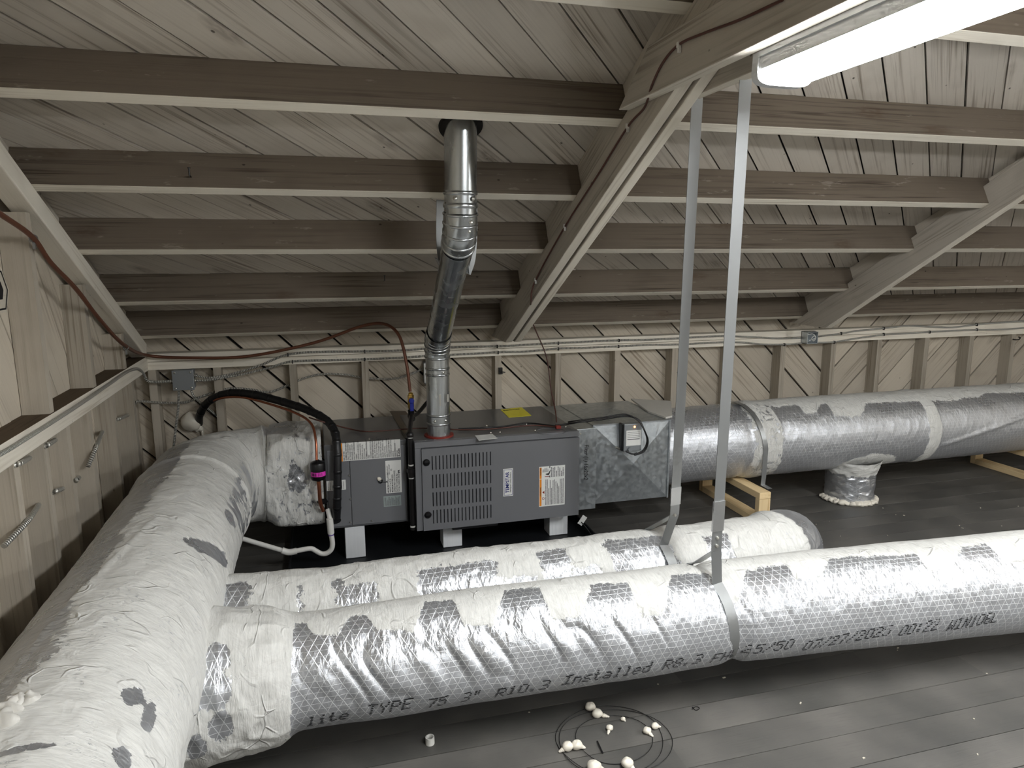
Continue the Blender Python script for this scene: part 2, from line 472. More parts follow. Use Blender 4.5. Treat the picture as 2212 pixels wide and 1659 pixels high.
def duct(name, P, rad, mask, mats, parent, n=112, upv=(0, 0, 1), s0=0.0, cap=False):
    """P dense centre line; rad/mask: functions of arrays (s, phi, pos index) -> array. phi 0 = top, + = T x up side"""
    P = [Vector(p) for p in P]
    T, U = frames(P, upv)
    S = np.array([s0] + [0.0] * (len(P) - 1))
    for i in range(1, len(P)): S[i] = S[i - 1] + (P[i] - P[i - 1]).length
    ph = np.linspace(-math.pi, math.pi, n + 1)
    Pn = np.array([tuple(p) for p in P]); Un = np.array([tuple(u) for u in U]); Wn = np.array([tuple(T[i].cross(U[i])) for i in range(len(P))])
    SS, PH = np.meshgrid(S, ph, indexing='ij')
    XX = np.repeat(Pn[:, :1], n + 1, 1); YY = np.repeat(Pn[:, 1:2], n + 1, 1)
    mk = np.clip(mask(SS, PH, XX, YY), 0, 1)
    rr = rad(SS, PH, XX, YY) + 0.0025 * mk
    rr[:, -1] = rr[:, 0]; mk[:, -1] = mk[:, 0]
    V = Pn[:, None, :] + rr[..., None] * (np.cos(PH)[..., None] * Un[:, None, :] + np.sin(PH)[..., None] * Wn[:, None, :])
    m = len(P); N = n + 1
    idx = np.arange(m * N).reshape(m, N)
    q = np.stack([idx[:-1, :-1], idx[:-1, 1:], idx[1:, 1:], idx[1:, :-1]], -1).reshape(-1, 4)
    me = bpy.data.meshes.new(name)
    faces = [tuple(int(k) for k in f) for f in q]
    if cap: faces += [tuple(int(k) for k in idx[0, :-1])[::-1], tuple(int(k) for k in idx[-1, :-1])]
    me.from_pydata(V.reshape(-1, 3).tolist(), [], faces); me.update()
    at = me.attributes.new('mastic', 'FLOAT', 'POINT'); at.data.foreach_set('value', mk.reshape(-1).astype(np.float32))
    uvl = me.uv_layers.new(name='UVMap')
    uv = np.stack([SS, PH * float(np.mean(rr))], -1).reshape(-1, 2)
    li = np.zeros(len(me.loops), np.int32); me.loops.foreach_get('vertex_index', li)
    uvl.data.foreach_set('uv', uv[li].reshape(-1).astype(np.float32))
    return link(name, me, mats, parent, 70)


_txt = bpy.data.curves.new('type', 'FONT')
_txo = bpy.data.objects.new('type', _txt); col.objects.link(_txo)


def text(name, body, size, M0, mat, parent, bold=0.0, align='LEFT', spacing=1.0, xs=1.0, ext=0.0003, shear=0.0, line=1.0):
    _txt.body = body; _txt.size = size; _txt.align_x = align; _txt.offset = bold; _txt.space_character = spacing
    _txt.extrude = ext; _txt.shear = shear; _txt.space_line = line; _txt.resolution_u = 2
    dg = bpy.context.evaluated_depsgraph_get(); dg.update()
    me = bpy.data.meshes.new_from_object(_txo.evaluated_get(dg)); me.name = name
    me.transform(M0 @ Matrix.Diagonal((xs, 1, 1, 1)))
    for i in range(len(me.materials)): me.materials.pop()
    return link(name, me, mat, parent)


def face_up(o):   # text reading upwards on a face that looks towards -y
    return Matrix(((0, -1, 0, o[0]), (0, 0, -1, o[1]), (1, 0, 0, o[2]), (0, 0, 0, 1)))


def face_down(o):
    return Matrix(((0, 1, 0, o[0]), (0, 0, -1, o[1]), (-1, 0, 0, o[2]), (0, 0, 0, 1)))


def face_flat(o):
    return Matrix(((1, 0, 0, o[0]), (0, 0, -1, o[1]), (0, 1, 0, o[2]), (0, 0, 0, 1)))


def lines_print(x0, x1, z0, z1, y, n, seed=0, fill=0.55):
    """illegibly small print running upwards on a face towards -y: n columns of short strokes"""
    rnd = random.Random(seed); m = MB(); dx = (x1 - x0) / n
    for i in range(n):
        xa = x0 + dx * (i + 0.2); xb = xa + dx * fill; z = z0; end = z1 - rnd.random() ** 3 * (z1 - z0) * 0.5
        while z < end:
            L = rnd.uniform(0.002, 0.007); m.quad([(xa, y, z), (xb, y, z), (xb, y, min(z + L, end)), (xa, y, min(z + L, end))]); z += L + 0.0012
    return m


def clip_poly(poly, a, b, c):
    """keep a*x+b*y<=c"""
    out = []
    for i in range(len(poly)):
        p, q = poly[i], poly[(i + 1) % len(poly)]
        dp, dq = a * p[0] + b * p[1] - c, a * q[0] + b * q[1] - c
        if dp <= 0: out.append(p)
        if (dp < 0 < dq) or (dq < 0 < dp):
            f = dp / (dp - dq); out.append((p[0] + (q[0] - p[0]) * f, p[1] + (q[1] - p[1]) * f))
    return out


def boards(parent, name, region, ang, width, off, F0, mats, gap=0.004, thick=0.02, proud=0.002, seed=0):
    """split the convex 2-D region into boards at the given angle; F0: 4x4 frame (u, v, outward normal)"""
    rnd = random.Random(seed)
    ca, sa = math.cos(ang), math.sin(ang)
    d = [-sa * p[0] + ca * p[1] for p in region]
    k0, k1 = math.floor((min(d) - off) / width), math.ceil((max(d) - off) / width)
    for k in range(k0, k1):
        g = gap * rnd.uniform(0.55, 1.35)
        lo, hi = off + k * width + g / 2, off + (k + 1) * width - g / 2
        p = clip_poly(clip_poly(region, sa, -ca, -lo), -sa, ca, hi)
        if len(p) < 3: continue
        c = (sum(q[0] for q in p) / len(p), sum(q[1] for q in p) / len(p))
        loc = [((q[0] - c[0]) * ca + (q[1] - c[1]) * sa, -(q[0] - c[0]) * sa + (q[1] - c[1]) * ca) for q in p]
        pr = rnd.uniform(-proud, proud)
        m = MB(); n = len(loc)
        m.v = [(x, y, pr) for x, y in loc] + [(x, y, -thick) for x, y in loc]
        m.f = [tuple(range(n)), tuple(range(n, 2 * n))[::-1]] + [(i, i + n, (i + 1) % n + n, (i + 1) % n) for i in range(n)]
        m.mi = [0] * len(m.f)
        L = Matrix(((ca, -sa, 0, c[0]), (sa, ca, 0, c[1]), (0, 0, 1, 0), (0, 0, 0, 1)))
        m.build(name, mats, parent, M0=F0 @ L)


# ------------------------------------------------------------------ room shell
YB, YS = 4.26, 4.17            # sheathing plane and stud face of the back wall
XL, XS = -0.985, -0.90         # sheathing plane and stud face of the left wall
XR, YR = 6.6, -5.0
SL = 0.5; CO, SI = 1 / math.sqrt(1.25), 0.5 / math.sqrt(1.25)
ZD = 1.55 + 1.7565             # deck underside height at y = 0
ZP = 1.55 + 1.6                # line of the purlin undersides at y = 0
RIDGE = -0.55
N_UP = Vector((0, SI, CO)); DOWN = Vector((0, CO, -SI))

floor = tag(MB().box(XL - 0.1, XR, YR, YB + 0.05, -0.06, -0.022).build('floor', 'dark_gap'), 'dark grey painted plank attic floor', None, None, 'structure')
rnd = random.Random(3)
y = 1.572 - 0.1345 * 8
row = 0
while y < YB + 0.03:
    xs = [XL - 0.05]
    while xs[-1] < XR:
        xs.append(min(xs[-1] + rnd.uniform(1.7, 3.4), XR))
    for a, b in zip(xs, xs[1:]):
        if b - a < 0.02: continue
        L = b - a
        m = MB().box(-L / 2, L / 2, -0.0665 + 0.001, 0.0665 - 0.0005, -0.022, rnd.uniform(-0.0012, 0.0004))
        m.build('floor_plank', 'floor', floor, M0=Matrix.Translation(((a + b) / 2 + 0.0005, y + 0.067, 0)))
    y += 0.1345; row += 1
MB().box(XL - 0.05, XR, YR, 1.572 - 0.1345 * 8, -0.022, 0).build('rear_floor_planks', 'floor', floor)['kind'] = 'stuff'

wall_back = tag(MB().box(XL - 0.1, XR, YB + 0.022, YB + 0.06, -0.02, 1.4).build('wall_back', 'dark_gap'), 'white washed plank wall with open studs behind the furnace', None, None, 'structure')
Fb = Matrix(((1, 0, 0, 0), (0, 0, -1, YB), (0, 1, 0, 0), (0, 0, 0, 1)))
V_X = 3.51
q2 = math.sqrt(0.5)
ztop = 1.2
boards(wall_back, 'wall_board', [(XL, 0), (V_X, 0), (V_X, ztop), (XL, ztop)], R(-45), 0.196, (1.043 + 0.95) * q2, Fb, 'wallboard', gap=0.0125, seed=1)
boards(wall_back, 'wall_board', [(V_X, 0), (XR, 0), (XR, ztop), (V_X, ztop)], R(45), 0.196, (-4.087 + 0.95) * q2, Fb, 'wallboard', gap=0.0105, seed=2)
stud_x = [-0.57, -0.167, 0.238, 0.64, 1.043, 1.434, 1.839, 2.248, 2.66, 3.077, 3.49, 3.882, 4.303, 4.72, 5.125, 5.53, 5.94, 6.35]
for k, x in enumerate([-0.90] + stud_x):
    m = MB().box(-0.44, 0.5, 0, 0.04, -0.045, 0.045)
    m.build('stud', 'stud', wall_back, M0=Matrix(((0, 1, 0, x), (0, 0, 1, (YS + YB) / 2), (1, 0, 0, 0.442), (0, 0, 0, 1))))
PZ0, PZ1 = 0.940, 1.030
for z0, z1, dy in ((PZ0, 0.984, 0.0), (0.986, PZ1, 0.004)):
    m = MB().box(-3.8, 3.8, -0.05, 0.05 - dy, z0, z1)
    bevel(m.build('top_plate', 'under', wall_back, M0=Matrix.Translation((2.8, YS + 0.045, 0))), 0.003)

wall_left = tag(MB().box(XL - 0.06, XL - 0.022, YR, YB + 0.06, -0.02, 3.6).build('wall_left', 'dark_gap'), 'white washed gable wall with open studs beside the big duct', None, None, 'structure')
Fl = Matrix(((0, 0, 1, XL), (1, 0, 0, 0), (0, 1, 0, 0), (0, 0, 0, 1)))
boards(wall_left, 'wall_board', [(1.0, 0), (YB, 0), (YB, ZD - SL * YB), (1.0, ZD - SL * 1.0)], R(-60), 0.196, 0.03, Fl, 'wallboard', gap=0.006, seed=5)
MB().box(XL - 0.02, XL, YR, 1.0, 0, 2.8).build('rear_boards', 'shell', wall_left)['kind'] = 'stuff'
for yy in (1.62, 1.86, 2.10, 2.365, 2.61, 2.84, 3.105, 3.46, 3.81):
    m = MB().box(-0.47, 0.47, -0.02, 0.02, -0.042, 0.042)
    m.build('stud', 'stud', wall_left, M0=Matrix(((0, 0, 1, (XL + XS) / 2), (0, 1, 0, yy + 0.02), (1, 0, 0, 0.47), (0, 0, 0, 1))))
lp_ = MB().box(-1.65, 1.52, -0.0475, 0.0475, PZ0 + 0.0, 1.018); lp_.mi[1] = 1
bevel(lp_.build('ledge_plate', ['under', 'bare'], wall_left, M0=Matrix(((0, 1, 0, XS - 0.0425), (1, 0, 0, 2.65), (0, 0, 1, 0), (0, 0, 0, 1)))), 0.003)
for yy in (2.22, 2.725, 3.232, 3.735):
    zt = ZP - SL * (yy + 0.02) - 0.085
    L = zt - 1.018
    m = MB().box(-L / 2, L / 2, -0.02, 0.02, -0.042, 0.042)
    m.build('gable_stud', 'stud', wall_left, M0=Matrix(((0, 0, 1, (XL + XS) / 2), (0, 1, 0, yy), (1, 0, 0, 1.018 + L / 2), (0, 0, 0, 1))))

tag(MB().box(XR, XR + 0.05, YR, YB + 0.06, 0, 3.7).build('wall_right', 'shell'), 'far plain end wall of the attic', None, None, 'structure')
tag(MB().box(XL - 0.06, XR, YR - 0.05, YR, 0, 2.0).build('wall_rear', 'shell'), 'plain rear wall of the attic', None, None, 'structure')

# ceiling: sloping deck of 45 degree boards
ceiling = tag(MB().obox(Vector(((XL + XR) / 2, (RIDGE + YB) / 2 + 0.03, ZD - SL * ((RIDGE + YB) / 2 + 0.03))) + N_UP * 0.035, ((XR - XL) / 2 + 0.1, 0, 0), DOWN * ((YB - RIDGE) / CO / 2 + 0.05), N_UP * 0.012)
              .build('ceiling', 'dark_gap'), 'sloping roof deck of diagonal white washed planks', None, None, 'structure')
# u = x, v = distance down the slope from y = 0 ; normal points down into the room
Fc = Matrix(((1, 0, 0, 0), (0, CO, -SI, 0), (0, -SI, -CO, ZD), (0, 0, 0, 1)))
U0, U1 = RIDGE / CO, YB / CO
HX, HV = 0.53, 2.61 / CO           # flue opening
boards(ceiling, 'deck_board', [(XL, U0), (XR, U0), (XR, U1), (XL, U1)], R(45), 0.1315, (2.65 - 0.48) * q2, Fc, 'deck', gap=0.0068, seed=9)
zr = ZD - SL * RIDGE
m = MB().hexa([(XL - .06, YR - .05, zr - SL * (RIDGE - YR) - .05), (XR, YR - .05, zr - SL * (RIDGE - YR) - .05), (XR, RIDGE, zr), (XL - .06, RIDGE, zr),
               (XL - .06, YR - .05, zr - SL * (RIDGE - YR)), (XR, YR - .05, zr - SL * (RIDGE - YR)), (XR, RIDGE, zr + .05), (XL - .06, RIDGE, zr + .05)])
m.build('rear_slope', 'shell', ceiling)['kind'] = 'stuff'

# purlins
rows = [(1.90, 'sixth lowest'), (2.344, 'fifth lowest'), (2.773, 'fourth lowest'), (3.189, 'third lowest'), (3.653, 'second lowest'), (4.053, 'lowest')]
bays = [(-0.955, 1.05, ''), (1.115, 3.165, 'bay behind the two hanging straps'), (3.225, 6.55, 'last bay beyond the far rafter')]
bays[0] = (-0.955, 1.05, 'bay above the furnace and beside the gable wall')
for Y, nm in rows:
    for bi, (xa, xb, bn) in enumerate(bays):
        if bi == 2 and Y < 2.5: continue
        b0 = Vector((0, Y, ZP - SL * Y)); uphill = -DOWN * 0.045
        c = b0 + uphill / 2 + N_UP * 0.0705
        L = (xb - xa) / 2
        m = MB().obox((0, 0, 0), (L, 0, 0), (0, 0.0225, 0), (0, 0, 0.0705), mis=[1, 0, 0, 0, 0, 0])
        # local y axis = downhill, z = roof normal ; face 2 (-y) looks uphill towards the camera
        M0 = Matrix(((1, 0, 0, (xa + xb) / 2), (0, DOWN.y, N_UP.y, c.y), (0, DOWN.z, N_UP.z, c.z), (0, 0, 0, 1)))
        o = m.build('purlin', ['thin', 'under'], M0=M0)
        bevel(o, 0.003)
        tag(o, f'{nm} dark purlin in the {bn}', 'purlin', 'purlins under the roof deck', 'structure')


# trusses: rafter in the purlin plane with a lower chord under it
def slope_bar(xa, xb, ya, yb, o0, o1, oa=None, cut=None):
    """bar in the slope: between offsets o0,o1 (metres above the purlin underside line, along the normal)"""
    m = MB(); pts = []
    for (yy, e) in ((ya, 0), (yb, 1)):
        pass
    A = Vector((0, ya, ZP - SL * ya)); B = Vector((0, yb, ZP - SL * yb))
    a0, a1 = (o0, o1); b0, b1 = (o0, o1) if oa is None else oa
    L = (B - A).length; xm = (xa + xb) / 2; h = (xb - xa) / 2
    # local X along the slope (downhill), Y = world -x.. , Z = normal
    v = []
    for sx, (u0, u1) in ((0, (a0, a1)), (L, (b0, b1))):
        s0, s1 = ((A.z + CO * u0 - cut) / SI, (A.z + CO * u1 - cut) / SI) if cut and sx else (sx, sx)
        v += [(s0, -h, u0), (s0, h, u0), (s1, h, u1), (s1, -h, u1)]
    m.v = v; m.f = [(0, 1, 2, 3), (7, 6, 5, 4), (0, 4, 5, 1), (1, 5, 6, 2), (2, 6, 7, 3), (3, 7, 4, 0)]; m.mi = [0] * 6
    D = (B - A).normalized()
    M0 = Matrix(((0, -1, 0, xm), (D.y, 0, N_UP.y, A.y), (D.z, 0, N_UP.z, A.z), (0, 0, 0, 1)))
    return m, M0


def truss(label, loc, parts):
    t_ = thing('rafter_truss', label, 'rafter', loc, 'roof trusses', 'structure')
    for nm, args, mt in parts:
        m, M0 = slope_bar(*args); 
        if nm == 'lower_chord': m.mi = [0, 0, 1, 0, 0, 0]; mt = [mt, 'under']
        bevel(m.build(nm, mt, t_, M0=M0), 0.004)
    return t_


truss('sloping rafter with a pale lower timber along the gable wall', (-0.92, 4.1, 1.0),
      [('rafter', (-0.985, -0.955, -0.4, 4.24, 0.0, 0.14), 'rafter'), ('lower_chord', (-0.955, -0.88, -0.4, 4.12, -0.075, 0.0), 'under')])
tr = truss('double rafter with gap and tie boards carrying the long lamp', (1.07, 4.1, 1.0),
           [('rafter', (1.05, 1.115, -0.5, 4.2, 0.0, 0.14), 'rafter'),
            ('lower_chord', (1.02, 1.062, 0.8, 4.13, -0.148, -0.002, None, 1.062), 'rafter'), ('lower_chord', (1.074, 1.112, 0.8, 4.0, -0.150, -0.002, None, 1.064), 'rafter')])
tr3 = truss('single rafter with pale lower timber above the open wiring box', (3.17, 4.1, 1.0),
      [('rafter', (3.165, 3.225, -0.5, 4.2, 0.0, 0.14), 'rafter'), ('lower_chord', (3.115, 3.163, 1.2, 4.12, -0.02, 0.135, ), 'rafter')][:1] +
      [('lower_chord', (3.115, 3.163, 1.2, 4.12, 0.06, 0.20, (-0.152, -0.002), 1.085), 'rafter')])
for xa, xb, ya, tr in ((0.978, 1.018, 2.237, tr), (1.114, 1.150, 2.12, tr), (3.075, 3.113, 1.75, tr3), (3.227, 3.265, 1.75, tr3)):
    zb = 2.012; m = MB(); yb_ = -2.7
    m.v = []
    for x in (xa, xb): m.v += [(x, ya, zb), (x, yb_, zb), (x, yb_, zb + 0.142), (x, ya - 0.21, zb + 0.142), (x, ya - 0.20, zb + 0.136)]
    m.f = [(4, 3, 2, 1, 0), (5, 6, 7, 8, 9), (0, 1, 6, 5), (1, 2, 7, 6), (2, 3, 8, 7), (3, 4, 9, 8), (4, 0, 5, 9)]; m.mi = [0, 0, 1, 0, 0, 0, 0]
    # grain runs along y: put local X on world y
    Mi = Matrix(((0, -1, 0, 0), (1, 0, 0, 0), (0, 0, 1, 0), (0, 0, 0, 1)))
    inv = Mi.inverted()
    m.v = [tuple(inv @ Vector(p)) for p in m.v]
    bevel(m.build('tie_board', ['rafter', 'under'], tr, M0=Mi), 0.003)
# ------------------------------------------------------------------ lamps
def strip_lamp(label, xm, yend, zt):
    """wraparound strip lamp hung under the tie boards, running from yend towards the rear"""
    hw, zb = 0.0715, zt - 0.067
    lamp = thing('strip_lamp', label, 'lamp', (xm, yend, zt), 'strip lamps under the tie boards')
    MB().box(xm - hw * 0.95, xm + hw * 0.6, yend - 1.22, yend, zt - 0.010, zt).build('housing', 'lamp_white', lamp)
    m = MB(); n = 14
    prof = [(xm - hw * 0.97, zt - 0.006), (xm - hw * 0.99, zt - 0.040)]
    for k in range(1, n):
        q = math.pi * k / n
        sx = math.copysign(abs(math.cos(q)) ** 0.45, math.cos(q)); sz = abs(math.sin(q)) ** 0.7
        prof.append((xm - hw * sx * 0.985, zt - 0.038 - (zt - 0.038 - zb) * sz))
    prof += [(xm + hw * 1.0, zt - 0.036), (xm + hw * 0.62, zt - 0.008)]
    n = len(prof) - 1
    m.v = [(x, yend - 0.012, z) for x, z in prof] + [(x, yend - 1.21, z) for x, z in prof]
    m.f = [(k, k + 1, n + 2 + k, n + 1 + k) for k in range(n)]; m.mi = [1 if k < 1 else 0 for k in range(n)]
    m.build('diffuser', ['lens', 'lamp_white'], lamp, 60)
    for ye in (yend + 0.012, yend - 1.208):
        m = MB(); pr = [(xm + (x - xm) * 1.06, z - 0.005 if z < zt - 0.03 else z) for x, z in prof]
        pr = [(pr[0][0], zt)] + pr + [(pr[-1][0], zt)]
        k = len(pr); m.v = [(x, ye, z) for x, z in pr] + [(x, ye - 0.024, z) for x, z in pr]
        m.f = [tuple(range(k)), tuple(range(k, 2 * k))[::-1]] + [(i, i + k, (i + 1) % k + k, (i + 1) % k) for i in range(k)]; m.mi = [0] * len(m.f)
        m.build('end_cap', 'lamp_white', lamp)
    MB().box(xm - hw - 0.004, xm - hw + 0.004, yend - 1.22, yend - 0.012, zt - 0.012, zt).build('side_rail', 'lamp_white', lamp)


strip_lamp('long white strip lamp glowing under the tie boards of the double rafter', 1.0935, 1.545, 2.012)
# unseen lamps of the same make, added to brighten the right side and roof
strip_lamp('added unseen strip lamp on the far truss, right of the picture', 3.19, 1.545, 2.012)
strip_lamp('added unseen strip lamp behind the viewer on the double rafter truss', 1.0935, -1.3, 2.012)
strip_lamp('added unseen strip lamp behind the viewer on the far truss', 3.19, -1.3, 2.012)
strip_lamp('added unseen strip lamp towards the far end wall', 5.30, 0.4, 2.012)

# ------------------------------------------------------------------ ducts
def on_x_cyl(px, py, cen, r):
    """pixel -> (x, phi) on a duct along x; cen(x) -> (y, z), r(x) -> radius, phi 0 = top, + towards -y"""
    d = ray(px, py); x = 0.5
    for _ in range(12):
        cy_, cz_ = cen(x); rr = r(x)
        a = d.y ** 2 + d.z ** 2; oy, oz = CAM.y - cy_, CAM.z - cz_
        b = d.y * oy + d.z * oz; c = oy * oy + oz * oz - rr * rr
        disc = b * b - a * c
        t_ = (-b - math.sqrt(disc)) / a if disc > 0 else -b / a
        p = CAM + d * t_; x = p.x
    return p.x, math.atan2(-(p.y - cy_), p.z - cz_)


def on_y_cyl(px, py, xc, zc, rr):
    d = ray(px, py); a = d.x ** 2 + d.z ** 2; ox, oz = CAM.x - xc, CAM.z - zc
    b = d.x * ox + d.z * oz; c = ox * ox + oz * oz - rr * rr; disc = b * b - a * c
    t_ = (-b - math.sqrt(disc)) / a if disc > 0 else -b / a
    p = CAM + d * t_
    return p.y, math.atan2(-(p.x - xc), p.z - zc)


def step_table(segs, cen, r):
    """(px0, px1, py) -> list of (x0, x1, phi)"""
    out = []
    for a, b, py0, py1 in segs:
        x0, p0 = on_x_cyl(a, py0, cen, r); x1, p1 = on_x_cyl(b, py1, cen, r)
        out.append((x0, x1, p0, p1))
    return out


def edge_of(tab, X, blend=0.03):
    xs = []; ph = []
    for x0, x1, p0, p1 in tab:
        e = min(blend, (x1 - x0) * 0.3)
        xs += [x0 + e * 0.5, x1 - e * 0.5]; ph += [p0, p1]
    return np.interp(X, xs, ph)


def ss(a, b, v):
    t_ = np.clip((v - a) / (b - a), 0, 1); return t_ * t_ * (3 - 2 * t_)


def ridged(x, y, seed):
    return 1 - np.abs(2 * fbm(x, y, seed, 2) - 1)


# --- front duct with the printed wrap
def cenA(x): return (float(np.interp(x, [-0.6, -0.12, 1.37, 2.6, 3.9], [2.085, 2.085, 2.06, 1.95, 1.84])), 0.30 + 0.0 * x)
def rA0(x): return float(np.interp(x, [-0.5, -0.3, -0.12, 0.1, 0.45, 0.9, 1.37, 2.6, 3.9], [0.215, 0.192, 0.164, 0.166, 0.170, 0.170, 0.169, 0.181, 0.186]))


segA = [(360, 628, 1560, 1560), (632, 665, 1348, 1346), (669, 742, 1373, 1368), (747, 801, 1333, 1330), (805, 905, 1360, 1362), (909, 988, 1303, 1296), (992, 1076, 1352, 1350), (1080, 1176, 1279, 1272), (1180, 1265, 1337, 1333),
        (1269, 1363, 1267, 1257), (1367, 1438, 1330, 1330), (1442, 1541, 1243, 1234), (1546, 1603, 1290, 1300), (1606, 1708, 1231, 1220), (1711, 1784, 1252, 1247), (1787, 1988, 1209, 1196), (1991, 2068, 1232, 1226), (2071, 2138, 1184, 1174), (2141, 2212, 1214, 1216)]
tabA = step_table(segA, cenA, rA0)
xA_col = tabA[0][1]
tabA[0] = (-0.6, xA_col, 3.3, 3.3)
xr = tabA[-1][1]
for k in range(8):
    tabA.append((xr + k * 0.16, xr + k * 0.16 + 0.15, 0.45 if k % 2 else 0.95, 0.45 if k % 2 else 0.95))
spotsA = []
for px, py, wx, wp in ((472, 1425, 0.035, 0.22), (455, 1490, 0.06, 0.30), (480, 1560, 0.035, 0.25), (425, 1600, 0.03, 0.2)):
    spotsA.append((*on_x_cyl(px, py, cenA, rA0), wx, wp))


def maskA(S, PH, X, Y):
    b = edge_of(tabA, X) + 0.10 * (fbm(X * 26, PH * 5, 3) - 0.5)
    m = ss(0.11, -0.11, PH - b)
    for sx, sp, wx, wp in spotsA:
        d = ((X - sx) / wx) ** 2 + ((PH - sp) / wp) ** 2 + 0.9 * (fbm(X * 40, PH * 7, 8) - 0.5)
        m = m * ss(0.4, 1.3, d)
    return np.where(PH < -1.3, 0.0 + (X < xA_col), m)


STRAP_A = 1.285


def radA(S, PH, X, Y):
    base = np.interp(X, [-0.5, -0.3, -0.12, 0.1, 0.45, 0.9, 1.37, 2.6, 3.9], [0.215, 0.192, 0.164, 0.166, 0.170, 0.170, 0.169, 0.181, 0.186])
    low = 0.010 * (fbm(X * 2.3, PH * 0.8, 21) - 0.5) + 0.006 * (fbm(X * 7, PH * 1.5, 22) - 0.5)
    sag = 0.010 * ss(0.6, -0.9, np.cos(PH))
    zone = ss(-0.15, 0.1, X) * ss(1.25, 0.75, X)
    front = np.exp(-((PH - 1.25) / 0.55) ** 2)
    fold = 0.017 * (ridged(X * 13 + 0.5 * np.sin(PH * 2.5), PH * 0.8, 5) ** 4) * front * (0.25 + 0.75 * zone)
    crk = 0.0016 * (ridged(X * 18, PH * 4, 6) ** 3) * (0.3 + front)
    pinch = -0.014 * np.exp(-((X - STRAP_A - 0.02 * PH) / 0.035) ** 2)
    collar = 0.009 * ss(-0.09, -0.17, X) + 0.005 * np.exp(-((X + 0.17) / 0.02) ** 2) * (0.5 + 0.5 * np.sin(PH * 3)) + 0.012 * ridged(X * 7, PH * 2.2, 31) ** 3 * ss(-0.1, -0.2, X)
    return base + low + sag - fold + crk + pinch + collar


dA = thing('insulated_duct', 'foil and white mastic wrapped duct with printed lettering, nearest the floor ring of wire', 'duct', (-0.4, 2.085, 0.3), 'round ducts')
xs = np.linspace(-0.5, 3.7, 760)
wrapA = duct('wrap', [(x, *cenA(x)) for x in xs], radA, maskA, 'duct', dA, n=144, cap=True)

FONT5 = {'l': '0110000100001000010000100001000111', ' ': '0' * 35}
G = {
    'l': '.##..,..#..,..#..,..#..,..#..,..#..,.###.', 'i': '..#..,.....,.##..,..#..,..#..,..#..,.###.', 't': '.#...,.#...,###..,.#...,.#...,.#..#,..##.',
    'e': '.....,.....,.###.,#...#,#####,#....,.###.', 'T': '#####,..#..,..#..,..#..,..#..,..#..,..#..', 'Y': '#...#,#...#,.#.#.,..#..,..#..,..#..,..#..',
    'P': '####.,#...#,#...#,####.,#....,#....,#....', 'E': '#####,#....,#....,####.,#....,#....,#####', '7': '#####,....#,...#.,...#.,..#..,..#..,..#..',
    '5': '#####,#....,####.,....#,....#,#...#,.###.', '3': '####.,....#,....#,.###.,....#,....#,####.', '"': '.#.#.,.#.#.,.#.#.,.....,.....,.....,.....',
    'R': '####.,#...#,#...#,####.,#.#..,#..#.,#...#', '1': '..#..,.##..,..#..,..#..,..#..,..#..,.###.', '0': '.###.,#...#,#...#,#...#,#...#,#...#,.###.',
    '.': '.....,.....,.....,.....,.....,.##..,.##..', 'I': '#####,..#..,..#..,..#..,..#..,..#..,#####', 'n': '.....,.....,####.,#...#,#...#,#...#,#...#',
    's': '.....,.....,.####,#....,.###.,....#,####.', 'a': '.....,.....,.###.,....#,.####,#...#,.####', 'd': '....#,....#,.####,#...#,#...#,#...#,.####',
    '8': '.###.,#...#,#...#,.###.,#...#,#...#,.###.', 'F': '#####,#....,#....,####.,#....,#....,#....', 'H': '#...#,#...#,#...#,#####,#...#,#...#,#...#',
    'C': '.###.,#...#,#....,#....,#....,#...#,.###.', '2': '.###.,#...#,....#,..##.,.#...,#....,#####', '/': '....#,....#,...#.,..#..,.#...,#....,#....',
    ':': '.....,.##..,.##..,.....,.##..,.##..,.....', 'W': '#...#,#...#,#...#,#.#.#,#.#.#,##.##,#...#', 'N': '#...#,##..#,##..#,#.#.#,#..##,#..##,#...#',
    '6': '.###.,#....,#....,####.,#...#,#...#,.###.', 'L': '#....,#....,#....,#....,#....,#....,#####',
}
words = [('lite', 662, 757, 1546), ('TYPE', 792, 894, 1522), ('75', 922, 968, 1511), ('3"', 998, 1040, 1499), ('R10.3', 1071, 1190, 1482), ('Installed', 1216, 1407, 1450), ('R8.3', 1431, 1518, 1424),
         ('FHC', 1536, 1597, 1412), ('25/50', 1606, 1714, 1394), ('07/27/2025', 1733, 1925, 1374), ('00:22', 1941, 2028, 1352), ('WIN106L', 2045, 2155, 1338)]
m = MB()
for wd, pa, pb, py in words:
    slope = -0.17
    xa, pha = on_x_cyl(pa, py - slope * (pb - pa) / 2, cenA, rA0); xb, phb = on_x_cyl(pb, py + slope * (pb - pa) / 2, cenA, rA0)
    cw = (xb - xa) / len(wd)
    for ci, ch in enumerate(wd):
        g = G[ch].split(',')
        for rI, rw in enumerate(g):
            for cI, v_ in enumerate(rw):
                if v_ != '#': continue
                h_ = (3 - rI) * 0.0062
                x_ = xa + cw * (ci + (cI + 0.6) / 6.2) + 0.25 * h_
                f_ = (x_ - xa) / (xb - xa)
                ph_ = pha + (phb - pha) * f_ - h_ / 0.165
                rr = float(radA(np.array([[0.0]]), np.array([[ph_]]), np.array([[x_]]), np.array([[0.0]]))[0, 0]) + 0.0022
                cy_, cz_ = cenA(x_)
                c_ = Vector((x_, cy_ - rr * math.sin(ph_), cz_ + rr * math.cos(ph_)))
                tv = Vector((0, -math.cos(ph_), -math.sin(ph_)))
                e1, e2 = Vector((0.0032, 0, 0)), tv * 0.0022
                m.quad([c_ - e1 - e2, c_ - e1 + e2, c_ + e1 + e2, c_ + e1 - e2])
